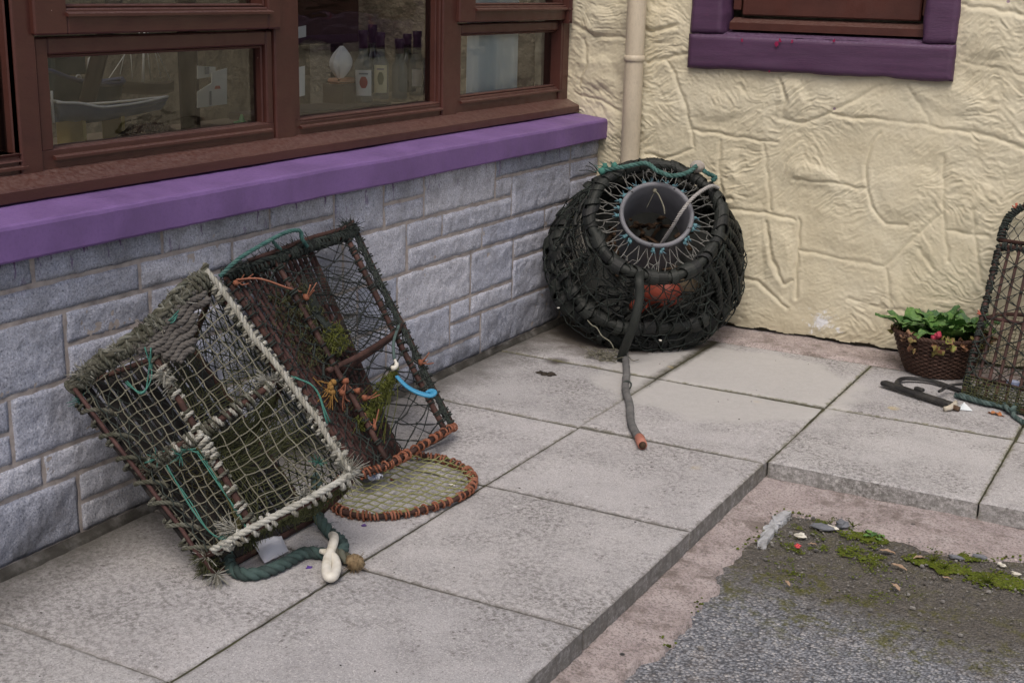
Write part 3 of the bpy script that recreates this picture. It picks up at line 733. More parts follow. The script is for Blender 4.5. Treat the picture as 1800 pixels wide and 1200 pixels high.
def boat(name, label, sheer, x0, beam, draft, mh, mg, stripe=None, r=.0032):
    """hull lofted under a sheer line measured along the shelf"""
    pts = cr([P(a, b_, 'x', x0) for a, b_ in sheer], 6); n = len(pts)-1
    t = thing(name, label, 'model boat', (x0, pts[n//2].y, SH))
    mb = MB(); vs = []; m = 8; secs = []
    for i, p in enumerate(pts):
        s = i/n; hb = beam*(math.sin(PI*min(1, s*.86+.16)))**.7*(.55 if s < .05 else 1); dr = draft*(1-.35*s)
        secs.append(hb)
        for k in range(m+1):
            a = PI*k/m; vs.append(V((x0+hb*math.cos(a), p.y+(.02*math.sin(a) if i == 0 else -.03*math.sin(a)*s*s), p.z-dr*math.sin(a)**.75)))
    W = m+1; mb.add(vs, [(i*W+k, (i+1)*W+k, (i+1)*W+k+1, i*W+k+1) for i in range(n) for k in range(m)]+[tuple(range(W))])
    h = mb.build('hull', mh, t)
    mb = MB()
    for s in (-1, 1): mb.tube([V((x0+s*secs[i], p.y, p.z+.002)) for i, p in enumerate(pts)], r, 5)
    mb.build('gunwale', mg, t)
    mb = MB(); mb.grid(lambda u, v: V((x0+secs[int(u*n)]*(2*v-1)*.96, pts[int(u*n)].y, pts[int(u*n)].z-.012)), n, 2); mb.build('deck', M_ochre, t)
    mb = MB(); kz = min(p.z for p in pts)-draft
    for q in (.3, .72):
        p = pts[int(q*n)]; mb = MB(); mb.box((x0, p.y, (SH+kz)/2+.01), .05, .012, max(.01, kz-SH)+.03); mb.build('stand', M_ochre, t, smooth=False)
    return t, pts, secs
t, pts, secs = boat('model_boat', 'open model boat with pale gunwale behind the left shop pane', [(92,181),(118,181),(150,187),(180,186),(230,181),(296,171)], -.42, .05, .050, M_hull, M_white)
mb = MB(); mb.tube([pts[0]+V((0,0,-.05)), pts[0]+V((0,0,.012)), P(91,160,'x',-.42)], .0035, 5); mb.build('stern_post', M_white, t)
t, pts, secs = boat('model_boat', 'dark green model fishing boat with blue stripe at the far left of the shelf', [(60,120),(100,138),(150,147),(195,146),(215,140)], -.62, .06, .09, M_hulld, M_blue, r=.007)
mb = MB(); c = P(110, 112, 'x', -.62); mb.box(c, .06, .12, .06, None, .006); mb.build('wheelhouse', M_hulld, t, smooth=False)
mb = MB(); c = P(139, 93, 'x', -.60); mb.box(c, .02, .016, .03, None, .004); mb.build('funnel', M_red, t, smooth=False)
mb = MB(); mb.ring(cr([P(138+4*math.cos(a), 137+5*math.sin(a), 'x', -.565) for a in np.linspace(0, 2*PI, 10)[:-1]], 3, True)[:-1], .0022, 5); mb.build('life_ring', M_white, t)
mb = MB(); mb.tube([P(156,124,'x',-.57), P(158,104,'x',-.57), P(164,100,'x',-.57)], .006, 6); mb.build('davit', M_white, t)
# rigged model
t = thing('model_yacht', 'small rigged model yacht behind the leaning dark post', 'model boat', tuple(P(250,160,'x',-.72)))
mb = MB(); hp = cr([P(a, b_, 'x', -.72) for a, b_ in ((182,140),(210,142),(250,146),(285,146),(305,141))], 4); n = len(hp)-1
mb.grid(lambda u, v: hp[int(u*n)]+V((.035*math.cos(PI*v)*math.sin(PI*(u*.9+.08)), 0, -.035*math.sin(PI*v))), n, 6); mb.build('hull', M_shelf, t)
mb = MB(); mb.tube([P(251,144,'x',-.72), P(254,40,'x',-.72)], [.004,.003], 6); mb.build('mast', M_white, t)
mb = MB()
for a, b_ in (((226,62),(211,131)), ((228,70),(233,141)), ((256,60),(265,141)), ((266,62),(283,137)), ((254,45),(190,140)), ((254,45),(300,142))): mb.tube([P(*a,'x',-.72), P(*b_,'x',-.72)], .0014, 4)
mb.build('rigging', M_white, t)
# posts inside
mb = MB(); a, b_ = P(185,60,'x',-.5), P(146,205,'x',-.5); mb.tube([a+(a-b_)*1.5, b_+(b_-a)*.05], .022, 8); tag(mb.build('leaning_post', M_darkwood), 'dark leaning post between the model boats in the window', 'post')
mb = MB(); a, b_ = P(329,70,'x',-.75), P(329,215,'x',-.75); mb.tube([V((a.x,a.y,2.49)), V((b_.x,a.y,SH+.001))], .032, 10); o = mb.build('upright_post', M_darkwood)
tag(o, 'upright dark wooden post behind the left shop pane', 'post')
# woven dome
t = P(262, 240, 'x', -.36); mb = MB()
for k in range(9):
    a = k/9*PI/2; rr = .125*math.cos(a); zz = .085*math.sin(a)
    mb.ring([V((t.x+rr*math.cos(q)*.7, t.y+rr*math.sin(q), SH+.005+zz+.004*(1 if (i+k) % 2 else -1))) for i, q in enumerate(np.linspace(0, 2*PI, 33)[:-1])], .0045, 5)
for q in np.linspace(0, 2*PI, 25)[:-1]: mb.tube([V((t.x+.127*math.cos(a)*math.cos(q)*.7, t.y+.127*math.cos(a)*math.sin(q), SH+.005+.086*math.sin(a))) for a in np.linspace(0, PI/2, 7)], .0035, 5)
tag(mb.build('woven_dome', pm('brown_wicker', [(.05,.03,.02),(.16,.10,.065)], 60, .6, .3)), 'brown woven wicker dome low behind the left shop pane', 'basket')
# small green ornament
c = P(425, 210, 'x', -.3); c.z = SH; mb = MB(); mb.lathe([(.018,0),(.02,.01),(.008,.02),(.006,.05),(.026,.055),(.024,.078),(.010,.082),(.003,.1)], c, 14)
tag(mb.build('green_ornament', pm('green_glaze', [(.03,.20,.06),(.05,.30,.09)], 20, .3, .1)), 'small bright green ornament at the right of the left shop pane', 'ornament')
# pinned cards
M_card = pm('white_card', [(.55,.55,.50),(.66,.66,.62)], 9, .7, .05); M_ink = pm('grey_print', [(.16,.17,.18),(.24,.25,.26)], 30, .7, 0)
def card(pts, x, label, marks, cat='notice'):
    t = thing('printed_notice', label, cat, tuple(P(*pts[0], 'x', x)))
    mb = MB(); q = [P(*p, 'x', x) for p in pts]; q2 = [p+V((-.002,0,0)) for p in q]; n = len(q)
    mb.add(q+q2, [tuple(range(n)), tuple(range(2*n-1, n-1, -1))]+[(i, n+i, n+(i+1) % n, (i+1) % n) for i in range(n)]); mb.build('card', M_card, t, smooth=False)
    for nm, mt, poly in marks:
        mb = MB(); mb.add([P(*p, 'x', x+.003) for p in poly], [tuple(range(len(poly)))]); mb.build(nm, mt, t, smooth=False)
    mb = MB(); lo = min(q, key=lambda v: v.z); mb.box((x-.02, lo.y+.02, (SH+lo.z)/2), .004, .012, lo.z-SH+.002); mb.build('easel', M_darkwood, t, smooth=False)
card([(347,190),(399,183),(399,120),(372,128),(372,146),(347,162)], -.60, 'white printed notice with red and grey picture in left shop pane', [('picture', M_red, [(377,157),(388,156),(386,151),(379,151)]), ('text_block', M_ink, [(368,186),(372,185),(372,160),(368,161)])])
card([(347,139),(379,134),(379,118),(347,116)], -.61, 'smaller white notice high on the left of the red one', [('text_block', M_ink, [(360,131),(368,130),(368,118),(360,118)])])
# white curtain in the corner bay
mb = MB(); a, b_ = P(819,160,'x',FX-.07), P(913,148,'x',FX-.07)
mb.grid(lambda u, v: V((a.x+.012*math.sin(u*17)+.006*math.sin(u*41+v), a.y+(b_.y-a.y)*u, SH+.04+v*1.1)), 60, 12)
M_cur = pm('white_net_cloth', [(.70,.78,.80),(.80,.86,.88)], 5, .8, .15, 300)
tag(mb.build('window_curtain', M_cur), 'white hanging cloth filling most of the corner pane', 'curtain')
# bottles
def bglass(name, c, tint):
    m, nt, b, o = newmat(name); b.inputs['Base Color'].default_value = (*c, 1); b.inputs['Roughness'].default_value = .06; b.inputs['Specular IOR Level'].default_value = .6
    b.inputs['Alpha'].default_value = tint; return m
M_bd = bglass('dark_bottle_glass', (.012,.02,.014), 1); M_bc = bglass('clear_bottle_glass', (.22,.26,.25), .45)
M_lab = pm('white_label', [(.62,.62,.60),(.72,.72,.70)], 20, .6, 0); M_laby = pm('cream_label', [(.60,.56,.36),(.68,.66,.45)], 20, .6, 0); M_foil = pm('dark_foil', [(.03,.012,.03),(.06,.02,.05)], 20, .35, 0)
BZ = P(640, 178, 'x', -.30).z
t = thing('bottle_shelf', 'plank holding glass bottles behind the middle shop pane', 'shelf', (-.32,-1.4,BZ))
mb = MB(); mb.box((-.30,-1.45,BZ-.011), .16, .62, .02, None, .003); mb.build('plank', M_shelf, t, smooth=False)
for y in (-1.72,-1.18):
    mb = MB(); mb.box((-.30, y, (SH+BZ-.021)/2), .12, .02, BZ-.021-SH); mb.build('bracket', M_darkwood, t, smooth=False)
def bottle(px, x, H, rb, mat, label, lab, neck=.38, foil=True, kind='round'):
    c = P(px, 150, 'x', x); c.z = BZ
    t = thing('bottle', label, 'bottle', tuple(c), 'bottles in the shop window')
    s = .55 if kind == 'flat' else 1
    mb = MB(); prof = [(rb*.9,0),(rb,.004),(rb,H*.50),(rb*.93,H*.56),(rb*.55,H*.64),(.0145,H*.70),(.0125,H*.97),(.0145,H*.975),(.0145,H)]
    mb.lathe(prof, c, 20, X=V((s,0,0))); mb.build('glass_body', mat, t)
    if foil:
        mb = MB(); mb.lathe([(.0152,H*.76),(.0142,H*.9),(.0162,H*.94),(.0162,H*1.01)], c, 16); mb.build('cap', M_foil, t)
    if lab:
        mt, z0, z1, half, mark = lab
        fa = math.atan2(CAM[1]-c.y, CAM[0]-c.x)
        def lf(u, v, e=.001):
            a = fa+(u-.5)*2*half; return c+V(((rb+e)*math.cos(a)*s, (rb+e)*math.sin(a), H*(z0+(z1-z0)*v)))
        mb = MB(); mb.grid(lf, 10, 2); l = mb.build('paper_label', mt, t)
        if mark:
            mb = MB(); mb.grid(lambda u, v: lf(.5+(u-.5)*.45*math.sin(PI*(.15+.7*v)), .3+.45*v, .0018), 6, 6); mb.build('emblem', mark, l)
            mb = MB(); mb.grid(lambda u, v: lf(.25+u*.5, .83+v*.06, .0018), 6, 1); mb.build('lettering', M_ink, l)
    return t
M_leaf_ink = pm('olive_print', [(.10,.12,.06),(.16,.17,.09)], 30, .7, 0)
bottle(639, -.28, .225, .030, M_bc, 'clear bottle with white label carrying a red emblem', (M_lab, .10, .46, .95, M_red))
bottle(669, -.31, .215, .028, M_bc, 'square shouldered bottle with cream picture label', (M_laby, .10, .52, .8, M_leaf_ink))
bottle(702, -.27, .195, .026, M_bc, 'plain clear bottle with dark neck and no front label', None)
bottle(733, -.30, .215, .028, M_bc, 'right-hand bottle with narrow pale label and black cap', (M_lab, .15, .42, .6, None))
for px, x, H, rb, lb in ((655, -.40, .235, .031, 'tall dark bottle standing behind the two labelled bottles'), (716, -.41, .20, .033, 'dark bottle behind the plain clear bottle')):
    bottle(px, x, H, rb, M_bd, lb, None)
t = thing('reflection_box', 'added dark box in place of a reflection in the middle pane', 'stand-in', (-.95, P(560,40,'x',-.95).y, SH))
mb = MB(); cy0, cy1 = P(505,40,'x',-.95).y, P(632,40,'x',-.95).y; zt_ = P(570,78,'x',-.95).z
mb.box((-1.05, (cy0+cy1)/2, zt_+.45), .2, cy1-cy0, .9, None, .006); mb.build('box_body', M_darkwood, t, smooth=False)  # added dark box stands in for the purple surround mirrored in the pane
for y_ in (cy0+.02, cy1-.02):
    mb = MB(); mb.box((-1.05, y_, zt_/2), .04, .03, zt_-.002); mb.build('leg', M_darkwood, t, smooth=False)
mb = MB(); mb.box((-.947, (cy0+cy1)/2, zt_+.02), .006, (cy1-cy0)*.9, .03); mb.build('plum_strip', pm('dark_plum_paint', [(.03,.015,.03),(.05,.025,.05)], 9, .4), t, smooth=False)
bottle(755, -.34, .19, .030, M_bc, 'bottle half hidden at the right edge of the middle pane', (M_lab, .2, .5, .7, None))
# white shell-like ornament with orange foot
c = P(598, 140, 'x', -.33); t = thing('shell_ornament', 'white ribbed shell ornament on an orange foot beside the bottles', 'ornament', tuple(c))
mb = MB(); mb.grid(lambda u, v: c+V((.030*math.cos(2*PI*u)*math.sin(PI*(.1+.85*v)), (.045+.004*math.cos(18*u*PI))*math.sin(2*PI*u)*math.sin(PI*(.1+.85*v))+.010*v, .005+.10*v)), 48, 10); mb.build('shell', M_white, t)
mb = MB(); mb.box((c.x, c.y+.01, c.z-.004), .05, .10, .018, None, .006); mb.build('foot', pm('orange_clay', [(.42,.19,.10),(.5,.26,.15)], 20, .7, .1), t)
mb = MB(); mb.box((c.x, c.y+.01, (SH+c.z-.013)/2), .08, .10, c.z-.013-SH); tag(mb.build('display_block', M_shelf, smooth=False), 'pale block under the shell ornament', 'block')
# stickers on the inside of the glass
for k, (a, b_, lb) in enumerate((((523,527,119,171), 0, 'tall white sticker at the left edge of the middle pane'), ((523,529,48,68), 0, 'short white sticker high on the left edge of the middle pane'))):
    q = [P(a[0],a[3],'x',FX-.040), P(a[1]+9,a[3]-3,'x',FX-.040), P(a[1]+9,a[2]-3,'x',FX-.040), P(a[0],a[2],'x',FX-.040)]
    mb = MB(); q2 = [p+V((-.0008,0,0)) for p in q]; mb.add(q+q2, [(0,1,2,3),(7,6,5,4)]+[(i,4+i,4+(i+1)%4,(i+1)%4) for i in range(4)]); tag(mb.build('window_sticker', M_lab, smooth=False), lb, 'sticker')

# ================================================================== SMALL WINDOW in the cream wall
sw = thing('casement_window', 'brown casement window with thick purple painted surround', 'window', ((WX0+WX1)/2, -.02, WZ0))
OX0, OX1 = P(1270,52,'y',-.02).x, P(1622,60,'y',-.02).x; OZ = 1.112; PY = -.030
def blk(mb, x0, x1, y0, y1, z0, z1, amp=.003):
    """roughly dressed stone bar"""
    n = max(2, int(max(x1-x0, z1-z0)/.03)); 
    mb.box(((x0+x1)/2, (y0+y1)/2, (z0+z1)/2), x1-x0, y1-y0, z1-z0, None, .006)
def face(mb, x0, x1, z0, z1, y=PY, amp=.004, d=.12):
    nx, nz = max(4, int((x1-x0)/.01)), max(4, int((z1-z0)/.01))
    def fn(u, v):
        x = x0+(x1-x0)*u; z = z0+(z1-z0)*v; e = min(u*(x1-x0), (1-u)*(x1-x0), v*(z1-z0), (1-v)*(z1-z0)); k = min(1, e/.008); k = k*(2-k)
        ed = .005*mn.noise(V((x*6, z*6, 3)))+.003*mn.noise(V((x*25, z*25, 3))) if e < 1e-6 else 0
        return V((x+ed, y-.010*k+.006-amp*mn.noise(V((x*5, z*5, 1)))-.0015*mn.noise(V((x*8, z*50, 1))), z+ed))
    us = nx+1; o = len(mb.v); mb.grid(fn, nx, nz)
    rim = [i for i in range(us)]+[j*us+nx for j in range(1, nz+1)]+[nz*us+i for i in range(nx-1, -1, -1)]+[j*us for j in range(nz-1, 0, -1)]
    vs = [mb.v[o+i] for i in rim]; k = len(rim); b2 = len(mb.v); mb.v += [V((p.x, y+d, p.z)) for p in vs]
    for i in range(k): mb.f.append((o+rim[(i+1) % k], o+rim[i], b2+i, b2+(i+1) % k)); mb.m.append(0)
mb = MB(); face(mb, WX0, WX1, WZ0, OZ-.003); o = mb.build('surround_sill', M_surr, sw)
for x0, x1 in ((WX0, OX0), (OX1, WX1)):
    mb = MB(); face(mb, x0+.002, x1-.002, OZ, WZ1-.14, PY+.004); mb.build('surround_jamb', M_surr, sw)
mb = MB(); face(mb, WX0, WX1, WZ1-.137, WZ1); mb.build('surround_lintel', M_surr, sw)
# splash marks of red paint on the sill stone
mb = MB()
for px, py, r in ((1305,71,.008), (1366,77,.011), (1372,72,.008), (1393,73,.007), (1467,72,.007), (1353,126,.005)):
    c = P(px, py, 'y', PY-.008); n = 15; mb.add([V((c.x+r*rnd(.3,1.2)*math.cos(a)*.8, c.y-.0035, c.z+r*rnd(.5,1.3)*math.sin(a))) for a in np.linspace(0, 2*PI, n+1)[:-1]], [tuple(range(n))])
mb.build('paint_splash', pm('red_paint_mark', [(.22,.010,.06),(.30,.02,.08)], 60, .5, 0), o, smooth=False)
BY = .055
mb = MB(); mb.add([V((x, y, z)) for x in (OX0-.02, OX1+.02) for y, z in ((PY+.02, OZ-.004), (PY+.03, OZ+.001), (BY+.05, OZ+.018), (BY+.05, OZ-.03))], [(0,1,5,4),(1,2,6,5),(2,3,7,6),(3,2,1,0),(4,5,6,7)]); mb.build('surround_weathering', M_surr, sw, smooth=False)
mb = MB()   # brown frame
lz = OZ+.016
vs = [V((x, y, z)) for x in (OX0+.010, OX1-.002) for y, z in ((BY-.03, lz), (BY-.03, lz+.026), (BY+.02, lz+.044), (BY+.06, lz+.044), (BY+.06, lz))]
mb.add(vs, [(0,1,6,5),(1,2,7,6),(2,3,8,7),(3,4,9,8),(4,3,2,1,0),(5,6,7,8,9)])
mb.box((OX0+.024, BY+.03, (lz+WZ1)/2), .03, .06, WZ1-lz-.14, None, .003); mb.box((OX1-.010, BY+.03, (lz+WZ1)/2), .03, .06, WZ1-lz-.14, None, .003)
mb.build('frame', M_brown, sw, smooth=False)
mb = MB(); z0 = lz+.052; mb.box(((OX0+OX1)/2+.008, BY+.022, z0+.041), OX1-OX0-.075, .05, .082, None, .005)
for x in (OX0+.060, OX1-.046): mb.box((x, BY+.022, (z0+.083+WZ1-.15)/2), .045, .05, WZ1-.15-z0-.084, None, .004)
s_ = mb.build('sash', M_brown, sw, smooth=False)
mb = MB(); mb.add([V((OX0+.06, BY+.03, z0+.07)), V((OX1-.05, BY+.03, z0+.07)), V((OX1-.05, BY+.03, WZ1-.15)), V((OX0+.06, BY+.03, WZ1-.15))], [(0,1,2,3)]); mb.build('pane', M_glass, s_, smooth=False)
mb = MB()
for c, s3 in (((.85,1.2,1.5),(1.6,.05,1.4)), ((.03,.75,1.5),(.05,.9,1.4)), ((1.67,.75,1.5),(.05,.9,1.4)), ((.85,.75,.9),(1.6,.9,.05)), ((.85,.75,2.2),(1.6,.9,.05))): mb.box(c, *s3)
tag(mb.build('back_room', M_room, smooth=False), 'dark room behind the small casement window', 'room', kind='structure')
for px, mt, nm, w_, lb in ((1595, M_red, 'red_box', .10, 'red box on the inner sill of the small casement window'), (1545, M_white, 'white_jug', .05, 'white jug on the inner sill of the small casement window')):
    c = P(px, 4, 'y', .17); c.z = z0+.068
    mb = MB()
    if nm == 'red_box': mb.box(c+V((0,0,.05)), w_, .06, .10, None, .004)
    else: mb.lathe([(.03,0),(.04,.02),(.042,.06),(.025,.09),(.03,.105)], c, 18)
    tag(mb.build(nm, mt, smooth=(nm != 'red_box')), lb, 'box' if nm == 'red_box' else 'jug')
mb = MB(); mb.box(((OX0+OX1)/2, .17, z0+.058), OX1-OX0+.1, .16, .02); mb.build('inner_sill', M_brown, sw, smooth=False)

# ================================================================== DOWNPIPE
dp = thing('downpipe', 'cream painted round downpipe in the corner beside the shop window', 'drainpipe', (.163,-.062,.02))
mb = MB(); n = 40; mb.tube([V((.163+.001*mn.noise(V((0,0,i*.4))), -.062, .02+2.6*i/n)) for i in range(n+1)], .0365, 24); mb.build('pipe', M_pipe, dp)
mb = MB(); cz = P(1117,103,'y',-.06).z; mb.lathe([(.0368,-.012),(.0405,-.010),(.0412,0),(.0405,.010),(.0368,.012)], (.163,-.062,cz), 28, close=False); mb.build('collar', M_pipe, dp)
mb = MB(); mb.box((.163,-.03,cz+.55), .10, .03, .03, None, .004); mb.build('bracket', M_pipe, dp, smooth=False)
# ================================================================== LOBSTER POTS: materials
M_rust = pm('rusty_hose_rod', [(.022,.014,.012), (.055,.028,.023), (.11,.055,.043)], 22, .8, .5, 120, .003)
M_redrod = pm('red_brown_hose', [(.022,.015,.013), (.052,.026,.022), (.11,.058,.049)], 18, .7, .4, 120, .003)
M_slatB = pm('wine_brown_slat', [(.028,.014,.014), (.066,.032,.029), (.105,.056,.05)], 25, .7, .4, 120, .003)
M_slatA = pm('old_grey_brown_slat', [(.009,.008,.0075), (.022,.020,.019), (.045,.038,.036)], 16, .8, .4, 90, .003)
M_blacktw = pm('black_green_twine', [(.010,.014,.012), (.025,.032,.030), (.05,.058,.055)], 30, .8, .3, 300, .001, isl=[(.012,.016,.015), (.03,.038,.036), (.045,.06,.05), (.02,.02,.022)])
M_greytw = pm('pale_khaki_twine', [(.16,.15,.11), (.26,.245,.19), (.34,.33,.27)], 25, .85, .3, 300, .001, isl=[(.06,.06,.04), (.12,.118,.086), (.185,.185,.145), (.08,.08,.055)])
M_olive = pm('olive_fine_twine', [(.08,.075,.03), (.16,.145,.06), (.22,.20,.10)], 30, .85, .2, 300, .001, isl=[(.07,.07,.025), (.16,.15,.06), (.22,.20,.09), (.10,.09,.05)])
M_dkolive = pm('dark_olive_twine', [(.03,.035,.015), (.07,.075,.03), (.11,.11,.045)], 30, .85, .2, 300, .001, isl=[(.02,.025,.012), (.06,.065,.03), (.10,.11,.045), (.03,.04,.03)])
M_mossy = pm('mossy_green_twine', [(.06,.07,.012), (.11,.125,.025), (.15,.16,.04)], 30, .9, .2, 300, .001, isl=[(.05,.06,.012), (.10,.12,.02), (.14,.15,.035), (.07,.07,.03)])
M_whrope = pm('weathered_white_rope', [(.20,.19,.15), (.40,.39,.34), (.56,.56,.52)], 28, .9, .5, 260, .002, isl=[(.12,.11,.08), (.30,.30,.26), (.46,.47,.44), (.15,.14,.105)])
M_mudrope = pm('dirty_olive_rope', [(.05,.05,.035), (.12,.115,.085), (.22,.215,.175)], 26, .95, .5, 240, .002, isl=[(.022,.027,.018), (.055,.056,.04), (.20,.21,.185), (.035,.032,.024), (.11,.12,.10), (.04,.045,.032)])
M_grrope = pm('grey_hemp_rope', [(.05,.045,.042), (.095,.088,.082), (.15,.142,.132)], 26, .95, .5, 240, .002)
M_teal = pm('faded_teal_rope', [(.02,.06,.055), (.045,.13,.12), (.11,.22,.20)], 24, .85, .4, 260, .002, isl=[(.022,.06,.055), (.04,.12,.11), (.10,.20,.185), (.035,.08,.06)])
M_tealb = pm('bright_teal_twine', [(.045,.16,.13), (.08,.24,.20)], 24, .8, .2, 260, .002)
M_tealdk = pm('dark_teal_rope', [(.02,.03,.028), (.05,.08,.075), (.12,.17,.165)], 34, .9, .5, 240, .002, isl=[(.028,.045,.043), (.055,.095,.09), (.115,.17,.165), (.06,.065,.05)])
M_orange = pm('faded_orange_twine', [(.20,.065,.03), (.36,.125,.065), (.46,.21,.13)], 40, .85, .3, 260, .002, isl=[(.09,.04,.022), (.22,.088,.055), (.34,.165,.118), (.13,.065,.03)])
M_ochtw = pm('ochre_twine', [(.20,.11,.03), (.33,.19,.06)], 40, .85, .3, 260, .002)
M_rubber = pm('black_rubber_strip', [(.006,.007,.007), (.014,.016,.015), (.030,.034,.030)], 14, .6, .45, 90, .004, isl=[(.005,.006,.006), (.013,.016,.014), (.024,.029,.025), (.009,.010,.012)], spec=.4)
M_tube = pm('grey_plastic_tube', [(.13,.135,.15), (.175,.18,.20), (.215,.22,.24)], 10, .5, .15, 60, .003)
M_bluetw = pm('blue_twine_knot', [(.07,.15,.20), (.13,.26,.33), (.20,.36,.42)], 40, .85, .3, 260, .002, isl=[(.06,.14,.19), (.14,.27,.34), (.10,.24,.25), (.20,.33,.40)])
M_bluepl = pm('bright_blue_plastic', [(.045,.25,.44), (.07,.31,.52)], 12, .4, .1, 60)
M_whpl = pm('white_plastic', [(.50,.47,.38), (.68,.66,.59), (.78,.77,.72)], 30, .45, .2, 60)
M_redfl = pm('red_orange_float', [(.22,.045,.03), (.42,.10,.065)], 20, .5, .2, 60)
M_wood = pm('sodden_bark_wood', [(.03,.017,.01), (.08,.05,.03), (.14,.09,.06)], 22, .8, .6, 90, .004)
UP = V((0,0,1))
def loftS(bot, top, bulge=None):
    """surface between two hoop curves; u along the hoop, v up the pot"""
    def at(c, u):
        x = u*(len(c)-1); i = min(int(x), len(c)-2); return c[i].lerp(c[i+1], x-i)
    def fn(u, v):
        p = at(bot, u).lerp(at(top, u), v)
        return p if not bulge else p+bulge(u, v)
    return fn
def curve_at(c, u):
    x = u*(len(c)-1); i = min(int(x), len(c)-2); return c[i].lerp(c[i+1], x-i)
def wraps(mb, path, rad, rr, n, a=None, per=9, jitter=.15, pitch=None):
    """n separate rope loops round a rod"""
    L = len(path)-1; fr = frames(path)
    for k in range(n):
        t = (k+.5+rnd(-.3,.3))/n; x = t*L; i = min(int(x), L-1); p = path[i].lerp(path[i+1], x-i); tt, u, w = fr[i]
        lp = []; turns = rnd(1.0, 1.7); m = int(per*turns); a0 = rnd(0, 6); q = rad*rnd(.9, 1.25)
        for j in range(m+1):
            an = a0+2*PI*turns*j/m; lp.append(p+(u*math.cos(an)+w*math.sin(an))*q+tt*((j/m-.5)*rr*2.6*turns))
        mb.rope(lp, rr*rnd(.85,1.15), pitch or rr*6, 3, 4, step=rr*1.1)

# ================================================================== POT A: rope-bound D-shaped creel in front
A4 = D(374,1010,2.895); AM4 = D(446,930,2.855); A3 = D(622,836,2.95); AQ4 = V((.40,-2.40,.012))
A1 = D(128,682,2.915); AM1 = D(252,592,2.90); A2 = D(366,484,2.985); AQ1 = V((.050,-2.42,.40))
A1.x = max(A1.x, .03); A4H = A4.lerp(A1, .085)
pa = thing('lobster_pot', 'lobster pot bound in frayed white rope with khaki netting, leaning at the front left', 'lobster pot', tuple(AQ4.lerp(A4,.5)*1.0), 'lobster pots set out as decoration')
botA = cr([A4H, A4H.lerp(AM4,.5)+D(400,960,2.85)-D(400,960,2.868), AM4, D(540,882,2.885), A3], 8); topA = cr([A1, D(183,634,2.895), AM1, D(306,537,2.93), A2], 8)
botR = cr([A3, A3.lerp(AQ4,.45)+V((.0,.03,.0)), AQ4], 8); topR = cr([A2, A2.lerp(AQ1,.5)+V((.0,.03,.02)), AQ1], 8)
SA = loftS(botA, topA, lambda u, v: V((-.012,.006,-.010))*math.sin(PI*v*2)**2*math.sin(PI*((u*2) % 1)))
SAR = loftS(botR, topR)
rodA = {}
for nm, (b_, t_) in dict(base=(A4,A1), shoulder=(AM4,AM1), apex=(A3,A2), rear=(AQ4,AQ1)).items(): rodA[nm] = cr([b_, b_.lerp(t_,.33)+V((rnd(-.004,.004),rnd(-.004,.004),rnd(-.004,.004))), b_.lerp(t_,.66), t_], 8)
midA = [SA(u, .49) for u in np.linspace(0, 1, 33)]; midAR = [SAR(u, .49) for u in np.linspace(0, 1, 17)]
for nm, p in rodA.items():
    mb = MB(); mb.tube(p, .0075, 8); mb.build('rod', M_slatA if nm == 'base' else M_rust, pa)
for p in (botA+botR[1:], topA+topR[1:], midA+midAR[1:]):
    mb = MB(); mb.tube(p, .0075, 8); mb.build('hoop', M_rust, pa)
mb = MB(); mb.tube([A4, AQ4], .0075, 6); mb.build('base_bar', M_rust, pa); mb = MB(); mb.tube([A1, AQ1], .0075, 6); mb.build('base_bar', M_rust, pa)
for k in range(9):      # base slats, seen dark through the net
    t = (k+.7)/9.4; a, b_ = A4.lerp(AQ4, t), A1.lerp(AQ1, t); ax = (b_-a).normalized(); sd_ = (AQ4-A4).normalized(); nn = ax.cross(sd_).normalized()
    mb = MB(); mb.box((a+b_)/2, .030, (b_-a).length*.98, .010, (sd_, ax, nn), .003); mb.build('slat', M_slatA, pa, smooth=False)
# a second thin rod beside the front base rod, tied on
mb = MB(); o_ = V((.016,-.012,.010)); mb.tube(lerp_path(A4+o_, A1+o_, 8, .002), .005, 6); mb.build('lacing_rod', M_slatB, pa)
# coarse khaki net on the front
mb = MB(); net(mb, SA, 15, 18, .0014, 5, 'sq', .14, .22, 1.9); mb.build('front_net', M_greytw, pa)
mb = MB(); net(mb, SAR, 15, 24, .0019, 4, 'dia', .2, .3, 1.8); mb.build('rear_net', M_blacktw, pa)
# end nets
def capS(hoop, ctr): return lambda u, v: curve_at(hoop, u).lerp(ctr, v*.97)
mb = MB(); net(mb, capS(botA+botR[1:], (A4+A3+AQ4+AM4)/4), 24, 7, .0014, 4, 'sq', .12, .2, 1.8); mb.build('end_net', M_dkolive, pa)
mb = MB(); net(mb, capS(topA+topR[1:], (A1+A2+AQ1+AM1)/4), 24, 6, .0014, 4, 'sq', .12, .2, 1.8); mb.build('end_net', M_greytw, pa)
# black inner net near the slats, added to deepen the pot's inner shade
mb = MB(); net(mb, lambda u, v: A4H.lerp(AQ4, u*.9).lerp(A1.lerp(AQ1, u*.9), v)+V((.03,-.012,.03)), 20, 24, .0016, 4, 'dia', .25, .3, 1.6); mb.build('inner_net', M_blacktw, pa)
